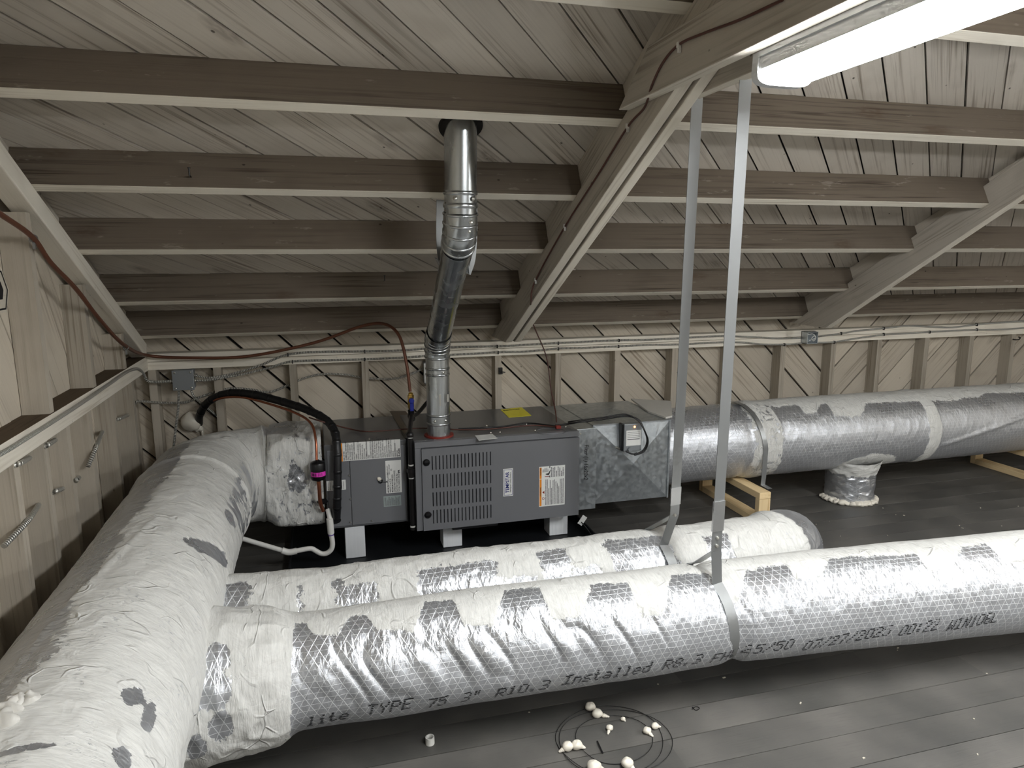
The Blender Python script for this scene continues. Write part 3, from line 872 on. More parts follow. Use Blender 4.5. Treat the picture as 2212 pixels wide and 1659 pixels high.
o = m.build('printed_lettering', 'ink', dA); o['kind'] = 'stuff'; o['label'] = 'dotted black lettering TYPE 75 3" R10.3 Installed R8.3'


# --- duct behind it with the elbow into the floor
def cenB(x): return (2.415, 0.30)
def rB0(x): return float(np.interp(x, [-0.5, -0.25, 0.0, 0.6, 1.75], [0.185, 0.165, 0.152, 0.160, 0.158]))


spB = []
for px0, px1, pt, pb in ((452, 538, 1262, 1340), (640, 652, 1262, 1290), (742, 817, 1264, 1300), (720, 745, 1250, 1275), (897, 1085, 1222, 1280), (1155, 1240, 1190, 1250), (1294, 1468, 1163, 1230), (1513, 1585, 1157, 1195), (1240, 1300, 1222, 1260), (1085, 1160, 1243, 1270)):
    x0, p0 = on_x_cyl(px0, pt, cenB, rB0); x1, p1 = on_x_cyl(px1, pb, cenB, rB0)
    _, pt2 = on_x_cyl((px0 + px1) / 2, pt, cenB, rB0)
    spB.append((min(x0, x1), max(x0, x1), pt2, max(p1, pt2 + 0.3)))


def maskB(S, PH, X, Y):
    m = np.ones_like(X)
    jx = 0.035 * (fbm(PH * 9, X * 9, 41) - 0.5); jp = 0.16 * (fbm(X * 24, PH * 4, 42) - 0.5)
    for x0, x1, p0, p1 in spB:
        f = ss(-0.02, 0.02, X + jx - x0) * ss(0.02, -0.02, X + jx - x1) * ss(-0.12, 0.12, PH + jp - p0) * ss(0.1, -0.1, PH + jp - p1 - 0.3)
        m = m * (1 - f)
    m = np.where(PH > 1.35, m * (1 - ss(0.1, 0.2, X)), m)
    return m


def radB(S, PH, X, Y):
    base = np.interp(X, [-0.5, -0.25, 0.0, 0.6, 1.75], [0.185, 0.165, 0.152, 0.160, 0.158])
    low = 0.022 * (fbm(X * 3.1 + 0.4, PH * 0.7, 51) - 0.5)
    crk = 0.004 * ridged(X * 16, PH * 3, 52) ** 3
    pinch = -0.012 * np.exp(-((X - 1.27) / 0.035) ** 2)
    return base + low + crk + pinch


dB = thing('insulated_duct', 'white mastic wrapped duct lying between the lettered duct and the furnace', 'duct', (-0.4, 2.415, 0.3), 'round ducts')
duct('wrap', [(x, 2.415, 0.30) for x in np.linspace(-0.5, 1.72, 420)], radB, maskB, 'duct', dB, n=112)
pB = smooth_path([(1.66, 2.415, 0.30), (1.80, 2.425, 0.305), (1.915, 2.49, 0.29), (1.975, 2.59, 0.215), (1.99, 2.65, 0.10), (1.99, 2.66, 0.0)], 14)


def maskBe(S, PH, X, Y):
    return 1 - ss(0.16, 0.2, S + 0.03 * (fbm(PH * 8, S * 3, 61) - 0.5)) * ss(0.36, 0.3, S) * ss(-1.0, -0.3, PH) * ss(1.9, 1.3, PH)


def radBe(S, PH, X, Y):
    return 0.160 + 0.010 * np.exp(-((S - 0.15) / 0.03) ** 2) + 0.006 * (fbm(S * 20, PH * 2, 62) - 0.5) + 0.003 * ridged(S * 16, PH * 4, 63) ** 3


duct('floor_elbow', pB, radBe, maskBe, 'duct_plain', dB, n=72, upv=(0.25, -0.2, 1))

# --- main supply trunk along the left wall
XC, ZC, RC = -0.58, 0.458, 0.236
path = [Vector((x, 3.745, 0.435)) for x in np.linspace(-0.012, -0.275, 50)]
for k in range(1, 61):
    q = (math.pi / 2) * k / 60
    path.append(Vector((-0.275 - 0.305 * math.sin(q), 3.44 + 0.305 * math.cos(q), 0.435 + (ZC - 0.435) * k / 60)))
path += [Vector((XC, yy, ZC)) for yy in np.linspace(3.435, 0.7, 430)]
S_ = [0.0]
for i in range(1, len(path)): S_.append(S_[-1] + (path[i] - path[i - 1]).length)
bt = [on_y_cyl(px, py, XC, ZC, RC) for px, py in ((330, 1075), (300, 1112), (216, 1221), (167, 1285), (110, 1422), (33, 1489))]
bt.sort()
byv, bpv = [b[0] for b in bt], [b[1] for b in bt]
spC = [(*on_y_cyl(px, py, XC, ZC, RC), wy, wp, k) for px, py, wy, wp, k in ((455, 1190, 0.060, 0.42, 0.9), (290, 1505, 0.035, 0.13, 0.6), (320, 1550, 0.055, 0.08, 0.2), (262, 1640, 0.030, 0.11, 0), (50, 1622, 0.010, 0.20, 0.3), (495, 1120, 0.05, 0.16, 0))]


def maskC(S, PH, X, Y):
    n1 = fbm(Y * 14, PH * 5, 71)
    straight = X < XC + 0.002
    b = np.interp(Y, byv, bpv) + 0.20 * (n1 - 0.5) + 0.06 * (fbm(Y * 60, PH * 6, 75) - 0.5)
    m1 = ss(0.12, -0.12, PH - b)
    for sy, sp, wy, wp, sk in spC:
        d = ((Y - sy + sk * 0.2 * (PH - sp)) / wy) ** 2 + ((PH - sp) / wp) ** 2 + 1.0 * (fbm(Y * 40, PH * 12, 72) - 0.5)
        m1 = m1 * ss(0.4, 1.3, d)
    m1 = m1 * (1 - ss(2.62, 2.9, Y + 0.25 * (PH + 1.2)) * ss(-0.85, -1.15, PH) * ss(0.40, 0.52, fbm(Y * 30, PH * 3, 79)))
    # elbow: outer side bare foil with a ragged edge, inner throat thinly brushed
    e = S
    m2 = ss(0.08, -0.08, PH - 0.75 - 0.5 * (fbm(S * 30, PH * 3, 73) - 0.5))
    throat = ss(-1.35, -1.75, PH) * ss(0.40, 0.5, S)
    m2 = m2 * (1 - throat * ss(0.42, 0.6, fbm(S * 50, PH * 4, 74)))
    m3 = np.ones_like(S) * 0.80 - 0.30 * ss(0.5, 0.75, fbm(S * 45, PH * 9, 76))
    px_ = ((S - 0.125) / 0.045) ** 2 + ((PH + 1.45) / 0.30) ** 2 + 1.2 * (fbm(S * 60, PH * 20, 77) - 0.5)
    m3 = m3 * ss(0.6, 1.0, px_)
    m3 = m3 * (1 - ss(-0.55, -0.2, PH) * ss(0.9, 0.6, PH) * ss(0.16, 0.2, S + 0.1 * fbm(PH * 4, S * 10, 78)))
    return np.where(straight, m1, np.where(S > 0.30, m2, m3))


def radC(S, PH, X, Y):
    n_ = 2 + 7 * ss(0.29, 0.16, S)
    c_, s_ = np.abs(np.cos(PH)), np.abs(np.sin(PH))
    sup = (c_ ** n_ + s_ ** n_) ** (-1 / n_)
    base = np.interp(S, [0, 0.2, 0.3, 0.8, 3.5], [0.226, 0.228, 0.234, 0.238, 0.236]) * sup
    lump = 0.012 * (fbm(S * 4, PH * 1.2, 81) - 0.5) + 0.004 * ridged(S * 14, PH * 3.5, 82) ** 3
    crk = 0.008 * (ridged(S * 20, PH * 3, 83) ** 3) * ss(0.36, 0.25, S)
    joint = 0.012 * np.exp(-((S - 0.98) / 0.014) ** 2) + 0.010 * np.exp(-((S - 0.30) / 0.02) ** 2)
    ridge = 0.006 * np.exp(-((PH - 0.1 - 0.25 * np.sin(S * 3)) / 0.03) ** 2) * ss(1.6, 1.9, S)
    near = ss(1.35, 1.15, Y)
    return base + lump + crk + joint + ridge


dC = thing('supply_trunk', 'big white mastic covered trunk duct along the gable wall with an elbow', 'duct', (-0.58, 2.0, 0.22))
i1, i2 = 50, 112
duct('transition', path[:i1 + 1], radC, maskC, 'duct_plain', dC, n=160)
duct('elbow', path[i1:i2 + 1], radC, maskC, 'duct_plain', dC, n=144, s0=S_[i1])
duct('trunk', path[i2:], radC, maskC, 'duct_plain', dC, n=160, s0=S_[i2], cap=True)
for k, (px, py, rr) in enumerate(((20, 1560, 0.03), (38, 1545, 0.026), (58, 1540, 0.024), (6, 1585, 0.03))):
    yy, ph_ = on_y_cyl(px, py - 20, XC, ZC, RC)
    c_ = (XC - (RC + 0.004) * math.sin(ph_), yy, ZC + (RC + 0.004) * math.cos(ph_))
    MB().blob(c_, rr, rr * 0.9, rr * 0.7, 100 + k, 8, 0.25).build('mastic_lump', 'mastic_lump', dC, 60)


# --- return duct behind the straps
def cenD(x): return (float(np.interp(x, [1.89, 2.3, 6.5], [3.74, 3.70, 3.68])), float(np.interp(x, [1.89, 2.3, 6.5], [0.405, 0.425, 0.435])))
def rD0(x): return float(np.interp(x, [1.85, 2.45, 2.8, 4.2, 6.5], [0.222, 0.226, 0.232, 0.232, 0.226]))


segD = [(1452, 1560, 876, 872), (1668, 1728, 880, 876), (1731, 1768, 893, 893), (1771, 1789, 874, 874), (1791, 1864, 900, 900), (1867, 1994, 873, 866), (2034, 2120, 868, 856), (2122, 2212, 850, 848)]
tabD = step_table(segD, cenD, rD0)
tabD.append((tabD[-1][1] + 0.02, 6.5, tabD[-1][3], tabD[-1][3]))
ring1 = on_x_cyl(1656, 950, cenD, rD0)[0]; ring2 = on_x_cyl(2022, 930, cenD, rD0)[0]
stub = on_x_cyl(1868, 992, cenD, rD0)


def maskD(S, PH, X, Y):
    b = edge_of(tabD, X) + 0.10 * (fbm(X * 30, PH * 5, 91) - 0.5) + 0.05 * (fbm(X * 90, PH * 3, 94) - 0.5)
    m = ss(0.09, -0.09, PH - b)
    j = 0.03 * (fbm(PH * 6, X * 3, 92) - 0.5)
    m = np.maximum(m, ss(0.105, 0.08, np.abs(X + j - ring1 - 0.02)) * (0.9 - 0.55 * ss(0.55, 0.75, fbm(X * 40, PH * 12, 93))))
    m = np.maximum(m, ss(0.055, 0.04, np.abs(X + j * 0.6 - ring2)))
    m = np.maximum(m, ss(1.15, 0.85, ((X - stub[0] - 0.05) / 0.22) ** 2 + ((PH - stub[1] - 0.25) / 0.42) ** 2 + 0.5 * (fbm(X * 20, PH * 6, 95) - 0.5)))
    m = np.maximum(m, ss(1.97, 1.94, X) * ss(1.4, 0.6, PH))
    return np.where(PH < -0.6, 0.9, m)


def radD(S, PH, X, Y):
    base = np.interp(X, [1.85, 2.45, 2.8, 4.2, 6.5], [0.222, 0.226, 0.232, 0.232, 0.226])
    crk = 0.0030 * ridged(X * 16 + PH * 1.5, PH * 4, 96) ** 2 + 0.006 * (fbm(X * 3, PH, 97) - 0.5)
    rg = 0.008 * np.exp(-((X - ring1) / 0.05) ** 2) + 0.006 * np.exp(-((X - ring2) / 0.03) ** 2)
    pin = -0.008 * np.exp(-((X - 2.425) / 0.03) ** 2)
    seam = 0.010 * np.exp(-((PH - 1.95 + 1.0 * (X - ring2 - 0.05)) / 0.05) ** 2) * ss(ring2 + 0.05, ring2 + 0.1, X) * ss(ring2 + 1.2, ring2 + 0.8, X)
    return base + crk + rg + pin + seam


dD = thing('return_duct', 'round foil duct with white mastic bands along the back wall', 'duct', (1.9, 3.7, 0.2), 'round ducts')
duct('wrap', [(x, *cenD(x)) for x in np.linspace(1.88, 6.4, 700)], radD, maskD, 'duct_back', dD, n=120)
sx = stub[0]


def maskS(S, PH, X, Y): return ss(0.10, 0.07, S + 0.03 * (fbm(PH * 6, S * 4, 98) - 0.5)) * 0.9
def radS(S, PH, X, Y): return np.interp(S, [0, 0.08, 0.12, 0.3], [0.165, 0.142, 0.138, 0.140]) + 0.012 * (ridged(S * 22, PH * 3, 99) ** 2)


duct('takeoff_boot', [(sx, 3.62, z) for z in np.linspace(0.27, 0.004, 40)], radS, maskS, 'duct_plain', dD, n=72, upv=(0, -1, 0))
m = MB()
rnd = random.Random(5)
for k in range(22):
    q = R(-200 + k * 11.5)
    rr = rnd.uniform(0.016, 0.026)
    m.blob((sx + 0.155 * math.cos(q), 3.62 + 0.155 * math.sin(q), rr * 0.55), rr * 1.3, rr, rr * 0.7, k, 6, 0.2)
m.build('foam_seal', 'foam', dD, 60)

# ------------------------------------------------------------------ furnace and cabinets
FYF = 3.40
fur = thing('furnace', 'grey furnace lying on its side with slotted front door', 'furnace', (0.87, 3.7, 0.166))
X0, X1, Z0, Z1 = 0.437, 1.308, 0.168, 0.632
o = MB().box(X0, X1, FYF + 0.04, 4.06, Z0 + 0.008, Z1).build('cabinet', ['cabinet_top'], fur); bevel(o, 0.004)
MB().box(X0, X1, FYF + 0.012, FYF + 0.04, Z1 - 0.030, Z1 - 0.001).build('top_rail', 'cabinet', fur)
MB().box(X0, X0 + 0.030, FYF + 0.008, FYF + 0.04, Z0, Z1 - 0.031).build('side_rail', 'cabinet', fur)
# door with punched louver slots
sl = [aty(935 + (1060 - 935) * k / 16, 1050, FYF).x for k in range(17)]
dx0, dx1, dz0, dz1 = X0 + 0.032, X1, Z0, Z1 - 0.034
rowz = [(aty(990, a, FYF).z, aty(990, b, FYF).z) for a, b in ((1013 - 2, 981), (1052 - 2, 1021), (1091 - 2, 1059), (1128 - 2, 1097))]
hw = (sl[1] - sl[0]) * 0.30
xb = [dx0] + [v for k in range(17) for v in (sl[k] - hw / 2 * 1.0, sl[k] + hw / 2 * 1.0)] + [dx1]
zb = [dz0] + [v for a, b in rowz[::-1] for v in (a, b)] + [dz1]
m = MB(); yf, yk = FYF, FYF + 0.012
for i in range(len(xb) - 1):
    for j in range(len(zb) - 1):
        hole = i % 2 == 1 and j % 2 == 1
        a, b, c_, d_ = xb[i], xb[i + 1], zb[j], zb[j + 1]
        if not hole:
            m.quad([(a, yf, c_), (b, yf, c_), (b, yf, d_), (a, yf, d_)])
        else:
            for p, q in (((a, c_), (a, d_)), ((a, d_), (b, d_)), ((b, d_), (b, c_)), ((b, c_), (a, c_))):
                m.quad([(p[0], yf, p[1]), (p[0], yk, p[1]), (q[0], yk, q[1]), (q[0], yf, q[1])])
m.quad([(dx0, yf, dz0), (dx0, yf + .04, dz0), (dx1, yf + .04, dz0), (dx1, yf, dz0)])
m.quad([(dx0, yf, dz1), (dx1, yf, dz1), (dx1, yf + .04, dz1), (dx0, yf + .04, dz1)])
m.quad([(dx0, yf, dz0), (dx0, yf, dz1), (dx0, yf + .04, dz1), (dx0, yf + .04, dz0)])
m.quad([(dx1, yf, dz0), (dx1, yf + .04, dz0), (dx1, yf + .04, dz1), (dx1, yf, dz1)])
door = m.build('door', 'cabinet', fur)
sm = None
for a, b in rowz:
    for k in range(17):
        if sm is None:
            h = (b - a) / 2; mm = MB()
            mm.hexa([(-hw / 2, 0.0105, -h), (hw / 2, 0.004, -h), (hw / 2, 0.013, -h), (-hw / 2, 0.013, -h), (-hw / 2, 0.0105, h), (hw / 2, 0.004, h), (hw / 2, 0.013, h), (-hw / 2, 0.013, h)])
            so = mm.build('louver_slat', 'slot', fur); sm = so
        else:
            so = sm.copy(); col.objects.link(so); so.parent = fur; so.matrix_parent_inverse = sm.matrix_parent_inverse.copy()
        so.matrix_basis = Matrix.Translation((sl[k], FYF, (a + b) / 2))
for px, py in ((921, 999), (924.5, 1112)):
    p = aty(px, py, FYF)
    m = MB().lathe((p.x, FYF, p.z), (p.x, FYF - 0.02, p.z), [(0, 0.018), (0.004, 0.018), (0.007, 0.014), (0.010, 0.013), (0.011, 0.006)], 20)
    m.box(p.x - 0.010, p.x + 0.010, FYF - 0.016, FYF - 0.008, p.z - 0.003, p.z + 0.003)
    m.build('latch_knob', 'black', fur, 40)


def rect(px0, py0, px1, py1, Y):
    a, b = aty(px0, py1, Y), aty(px1, py0, Y); return a.x, b.x, a.z, b.z


def label_plate(x0, x1, z0, z1, y, mat, parent, name, r=0.004):
    return bevel(MB().box(x0, x1, y - 0.0012, y, z0, z1).build(name, mat, parent), 0.0005, 1)


# name badge
bx = aty(1097.5, 1042, FYF); x0, x1, z0, z1 = bx.x - 0.0265, bx.x + 0.0265, bx.z - 0.0745, bx.z + 0.0745
bd = label_plate(x0, x1, z0, z1, FYF, 'white_lbl', fur, 'name_badge')
y_ = FYF - 0.0016
for a, b, c_, d_ in ((x0 + .004, x1 - .004, z0 + .005, z0 + .007), (x0 + .004, x1 - .004, z1 - .007, z1 - .005), (x0 + .004, x0 + .006, z0 + .005, z1 - .005), (x1 - .006, x1 - .004, z0 + .005, z1 - .005)):
    pass
m = MB()
for a, b, c_, d_ in ((x0 + .004, x1 - .004, z0 + .005, z0 + .007), (x0 + .004, x1 - .004, z1 - .007, z1 - .005), (x0 + .004, x0 + .006, z0 + .007, z1 - .007), (x1 - .006, x1 - .004, z0 + .007, z1 - .007)):
    m.quad([(a, y_, c_), (b, y_, c_), (b, y_, d_), (a, y_, d_)])
m.build('border', 'navy', bd)
text('badge_name', 'TEMPSTAR', 0.0255, face_up((bx.x + 0.004, FYF - 0.0018, bx.z)), 'navy', bd, bold=0.0006, align='CENTER', xs=0.94)
text('badge_line', 'Heating and Cooling Products', 0.0098, face_up((bx.x + 0.0145, FYF - 0.0018, bx.z)), 'ink', bd, bold=0.0001, align='CENTER', xs=0.92)
# warning label on the door
x0, x1, z0, z1 = rect(1164, 1004, 1220.5, 1095, FYF)
wl = label_plate(x0, x1, z0, z1, FYF, 'white_lbl', fur, 'warning_label')
W_ = x1 - x0; H_ = z1 - z0; y_ = FYF - 0.0016
zs = z0 + H_ * 0.70
m = MB()
for c_, d_ in ((z0 + .004, zs - .002), (zs + .001, z1 - .004)): m.quad([(x0 + .003, y_, c_), (x0 + .014, y_, c_), (x0 + .014, y_, d_), (x0 + .003, y_, d_)])
m.build('orange_bar', 'orange', wl)
text('warning_word', '! WARNING', 0.010, face_up((x0 + 0.012, y_ - 0.0004, z0 + 0.055)), 'ink', wl, bold=0.0002)
text('warning_word', '! WARNING', 0.010, face_up((x0 + 0.012, y_ - 0.0004, zs + 0.018)), 'ink', wl, bold=0.0002, xs=0.8)
m = lines_print(x0 + 0.034, x1 - 0.006, z0 + 0.008, zs - 0.006, y_, 13, 1); m2 = lines_print(x0 + 0.018, x0 + 0.052, zs + 0.035, z1 - 0.006, y_, 6, 2); m3 = lines_print(x0 + 0.064, x1 - 0.006, zs + 0.006, z1 - 0.006, y_, 8, 3)
for q in (m2, m3):
    b = len(m.v); m.v += q.v; m.f += [tuple(i + b for i in f) for f in q.f]; m.mi += q.mi
m.build('small_print', 'ink_grey', wl)['kind'] = 'stuff'
m = MB()
hx, hz = x0 + 0.036, zs + 0.012
m.quad([(hx, y_, hz + .010), (hx + .016, y_, hz + .006), (hx + .021, y_, hz + .010), (hx + .012, y_, hz + .016), (hx + .002, y_, hz + .014)])
m.quad([(hx + .012, y_, hz + .012), (hx + .021, y_, hz + .010), (hx + .029, y_, hz + .034), (hx + .027, y_, hz + .034)])
for a in (0.0, 0.26): m.quad([(x0 + .057, y_, zs + .004 + a * .2), (x0 + .0615, y_, zs + .004 + a * .2), (x0 + .0615, y_, zs + .014 + a * .2), (x0 + .057, y_, zs + .014 + a * .2)])
m.build('hand_symbol', 'ink', wl)
m = MB(); m.quad([(x0 + .018, y_, z0 + .078), (x0 + .030, y_, z0 + .070), (x0 + .030, y_, z0 + .088)])
m.ring((x0 + .024, y_ + .0004, z0 + .045), (x0 + .024, y_ - .0002, z0 + .045), 0.0045, 0.0068, 16)
m.quad([(hx - .004, y_, hz - .003), (hx + .020, y_, hz - .003), (hx + .020, y_, hz + .0005), (hx - .004, y_, hz + .0005)])
m.build('red_symbol', 'red', wl)['kind'] = 'stuff'
# stickers on top of the furnace
def top_sticker(px_list, z, mat, name, parent):
    pts = [atz(px, py, z) for px, py in px_list]
    m = MB(); n = len(pts); m.v = [(p.x, p.y, z + 0.0012) for p in pts] + [(p.x, p.y, z) for p in pts]
    m.f = [tuple(range(n)), tuple(range(n, 2 * n))[::-1]] + [(i, i + n, (i + 1) % n + n, (i + 1) % n) for i in range(n)]; m.mi = [0] * len(m.f)
    return m.build(name, mat, parent)


eg = top_sticker([(1099, 902), (1148, 898), (1127, 880), (1081, 885)], Z1, 'yellow', 'energy_label', fur)
p = atz(1088, 888, Z1); q = atz(1127, 884, Z1); d = (q - p); d.z = 0; d.normalize()
n_ = Vector((-d.y, d.x, 0))
Mt = Matrix(((d.x, n_.x, 0, p.x), (d.y, n_.y, 0, p.y), (0, 0, 1, Z1 + 0.0016), (0, 0, 0, 1)))
text('label_heading', 'ENERGYGUIDE', 0.020, Mt, 'ink', eg, bold=0.0004, xs=0.8)
top_sticker([(1034, 952), (1075, 947), (1064, 938), (1026, 941)], Z1, 'white_lbl', 'serial_sticker', fur)
m = MB()
for px, py in ((1035, 925), (1051, 920), (1060, 935), (1080, 934), (1137, 917), (1156, 930), (1222, 922), (1254, 938)):
    p = atz(px, py, Z1); m.lathe((p.x, p.y, Z1 - 0.001), (p.x, p.y, Z1 + 0.006), [(0, 0.005), (0.003, 0.005), (0.006, 0.003)], 8)
m.build('screw_heads', 'steel', fur, 40)['kind'] = 'stuff'
p = atz(1191, 932, Z1); MB().ring((p.x, p.y, Z1 - 0.001), (p.x, p.y, Z1 + 0.0015), 0.074, 0.077, 36).build('knockout_ring', 'cabinet', fur)
MB().box(0.62, 0.86, FYF + 0.01, FYF + 0.05, Z0 - 0.016, Z0 + 0.006).build('drip_edge', 'black', fur)
p = aty(1258, 1124, 3.42)
m = MB().obox((p.x, 3.42, p.z), (0.016, 0, 0.022), (0, 0.0008, 0), (-0.012, 0, 0.009)); hang = m.build('hang_tag', 'white_lbl', fur)

# evaporator coil cabinet
CYF = 3.50
coil = thing('coil_cabinet', 'grey coil cabinet with refrigerant warning stickers, left of the furnace', 'cabinet', (0.2, 3.8, 0.19))
bevel(MB().box(0.0, 0.405, CYF, 4.06, 0.190, 0.628).build('body', 'cabinet_top', coil), 0.004)
bevel(MB().box(0.012, 0.118, CYF - 0.004, CYF + 0.002, 0.20, 0.60).build('access_panel', 'cabinet', coil), 0.006)
bevel(MB().box(0.121, 0.402, CYF - 0.004, CYF + 0.002, 0.20, 0.60).build('access_panel', 'cabinet', coil), 0.004)
MB().box(0.400, 0.437, CYF + 0.02, 4.05, 0.18, 0.630).build('gasket_joint', 'black', coil)
m = MB()
for px, py in ((798, 948), (754, 1027), (757, 1078), (757, 1128), (803, 1125)):
    p = aty(px, py, CYF - 0.004); m.lathe((p.x, CYF - 0.003, p.z), (p.x, CYF - 0.009, p.z), [(0, 0.005), (0.003, 0.005), (0.006, 0.003)], 8)
m.build('screw_heads', 'steel', coil, 40)['kind'] = 'stuff'
YL = CYF - 0.004
x0, x1, z0, z1 = rect(736, 953, 865, 994, YL); z0, z1 = aty(800, 992, YL).z, aty(800, 953, YL).z
x1 = aty(865, 970, YL).x
lb = label_plate(x0, x1, z0, z1, YL, 'white_lbl', coil, 'refrigerant_label'); y_ = YL - 0.0016
W_ = x1 - x0
m = MB().quad([(x0, y_, z0), (x0 + .0105, y_, z0), (x0 + .0105, y_, z1), (x0, y_, z1)]); m.build('orange_bar', 'orange', lb)
text('warning_word', '! WARNING !', 0.0095, face_up((x0 + 0.0085, y_ - 0.0003, z0 + 0.022)), 'ink', lb, bold=0.0001, xs=0.8)
lines = ['RISK OF FIRE', 'FLAMMABLE REFRIGERANT', 'ONLY TO BE REPAIRED', 'BY TRAINED SERVICE', 'PERSONNEL. DO NOT', 'PUNCTURE REFRIGERANT', 'TUBING.', 'DISPOSE OF PROPERLY IN', 'ACCORDANCE WITH', 'FEDERAL OR LOCAL', 'REGULATIONS.', 'FLAMMABLE REFRIGERANT', 'USED', 'AUXILIARY DEVICES WHICH', 'MAY BE IGNITION SOURCES', 'SHALL NOT BE INSTALLED', 'IN THE DUCTWORK, OTHER', 'THAN AUXILIARY DEVICES', 'LISTED FOR USE WITH THE', 'SPECIFIC APPLIANCE. SEE', 'INSTRUCTIONS.', 'LEAK DETECTION SYSTEM', 'INSTALLED. UNIT MUST BE', 'POWERED EXCEPT FOR', 'SERVICE.', "READ OPERATOR'S", 'MANUAL']
step = (W_ - 0.030) / len(lines)
text('small_print', '\n'.join(lines), step * 1.02, face_up((x0 + 0.0105 + step, y_, z0 + 0.004)), 'ink', lb, bold=0.0001, xs=0.82)
text('refrigerant_code', 'R-454B', 0.014, face_up((x1 - 0.003, y_, z0 + 0.004)), 'ink', lb, bold=0.0003)
m = MB()
for f in (0.27, 0.53, 0.80, 0.905): m.quad([(x0 + W_ * f, y_, z0 + .002), (x0 + W_ * f + .0008, y_, z0 + .002), (x0 + W_ * f + .0008, y_, z1 - .002), (x0 + W_ * f, y_, z1 - .002)])
m.build('rule_lines', 'ink_grey', lb)['kind'] = 'stuff'
x0, x1, z0, z1 = rect(834.5, 993, 866, 1066, YL)
lb = label_plate(x0, x1, z0, z1, YL, 'white_lbl', coil, 'charge_label')
text('small_print', 'MINIMUM INSTALLATION\nHEIGHT X m (X ft)\nMINIMUM ROOM AREA\n(OPERATING OR STORAGE)\nFACTORY CHARGE (kg)\nTOTAL CHARGE (RELIEF)', 0.0112, face_up((x0 + 0.014, y_, z0 + 0.004)), 'ink', lb, bold=0.0001, xs=0.82)
text('safety_group', 'REFRIGERANT\nSAFETY GROUP\n         A2L', 0.0098, face_up((x0 + 0.012, y_, z0 + 0.098)), 'ink', lb, xs=0.8)
text('service_mark', 'FR', 0.014, face_up((x1 - 0.008, y_, z0 + 0.105)), 'ink', lb, bold=0.0005)
x0, x1, z0, z1 = rect(829, 1069, 866, 1095, YL)
lb = label_plate(x0, x1, z0, z1, YL, 'grey_lbl', coil, 'rating_label')
lines_print(x0 + 0.004, x1 - 0.004, z0 + 0.004, z1 - 0.006, y_, 16, 7).build('small_print', 'ink_grey', lb)['kind'] = 'stuff'
x0, x1, z0, z1 = rect(706, 1036, 746.5, 1061, YL)
lb = label_plate(x0, x1, z0, z1, YL, 'white_lbl', coil, 'rating_label')
lines_print(x0 + 0.006, x1 - 0.005, z0 + 0.004, z1 - 0.006, y_, 9, 8, 0.3).build('small_print', 'ink_grey', lb)['kind'] = 'stuff'
for px, py, rx, rz in ((697, 1083, 0.026, 0.014), (722, 1124, 0.034, 0.018)):
    p = aty(px, py, YL)
    m = MB(); n = 20
    for yy in (YL - 0.006, YL): m.v += [(p.x + rx * math.cos(2 * math.pi * k / n), yy, p.z + rz * math.sin(2 * math.pi * k / n)) for k in range(n)]
    m.f = [tuple(range(n)), tuple(range(n, 2 * n))[::-1]] + [(i, (i + 1) % n, (i + 1) % n + n, i + n) for i in range(n)]; m.mi = [0] * len(m.f)
    m.build('grommet', 'black', coil)
p = aty(822, 1039, YL); m = MB().ring((p.x, YL - 0.004, p.z), (p.x, YL, p.z), 0.006, 0.012, 16); m.cyl((p.x + .01, YL - 0.004, p.z - .002), (p.x + .035, YL - 0.004, p.z - .006), 0.003, 8)
m.build('sensor_port', 'black', coil)
p = aty(819, 1034, YL); MB().blob((p.x, YL - 0.005, p.z), 0.011, 0.006, 0.010, 3, 8).build('putty', 'foam', coil, 60)
pts = [atz(px, py, 0.629) for px, py in ((842, 888), (876, 888), (900, 918), (873, 938), (858, 915))]
m = MB(); n = len(pts); m.v = [(p.x, p.y, 0.6302) for p in pts] + [(p.x, p.y, 0.628) for p in pts]; m.f = [tuple(range(n))[::-1], tuple(range(n, 2 * n))]; m.mi = [0, 0]
m.build('brown_tape', plain('brown_paper_tape', srgb(128, 116, 102), 0.7, bump=0.2), coil)

# return plenum: neck and cross-broken box
BYF, BX0, BX1, BZ0, BZ1 = 3.495, 1.425, 1.885, 0.183, 0.632
pl = thing('return_plenum', 'galvanized return air box with creased faces right of the furnace', 'plenum', (1.65, 3.75, 0.18))
bevel(MB().box(1.308, 1.428, FYF + 0.055, 4.06, 0.172, 0.628).build('filter_rack', 'galv', pl), 0.002)
m = MB()
def creased(m, a, b, c_, d_, bulge):
    a, b, c_, d_ = map(Vector, (a, b, c_, d_)); e = (a + b + c_ + d_) / 4 + Vector(bulge)
    for p, q in ((a, b), (b, c_), (c_, d_), (d_, a)): m.quad([p, q, e])
y1 = 4.06
creased(m, (BX0, BYF, BZ0), (BX1, BYF, BZ0), (BX1, BYF, BZ1), (BX0, BYF, BZ1), (0, -0.030, 0))
creased(m, (BX0, BYF, BZ1), (BX1, BYF, BZ1), (BX1, y1, BZ1), (BX0, y1, BZ1), (0, 0, 0.022))
creased(m, (BX1, BYF, BZ0), (BX1, y1, BZ0), (BX1, y1, BZ1), (BX1, BYF, BZ1), (0.01, 0, 0))
creased(m, (BX0, BYF, BZ0), (BX0, BYF, BZ1), (BX0, y1, BZ1), (BX0, y1, BZ0), (-0.002, 0, 0))
m.quad([(BX0, BYF, BZ0), (BX0, y1, BZ0), (BX1, y1, BZ0), (BX1, BYF, BZ0)]); m.quad([(BX0, y1, BZ0), (BX0, y1, BZ1), (BX1, y1, BZ1), (BX1, y1, BZ0)])
m.build('box_body', 'galv', pl)
for x in (BX0 - 0.004, BX1 - 0.006): MB().box(x, x + 0.010, BYF - 0.006, BYF + 0.01, BZ0 - 0.004, BZ1 + 0.004).build('corner_flange', 'galv', pl)
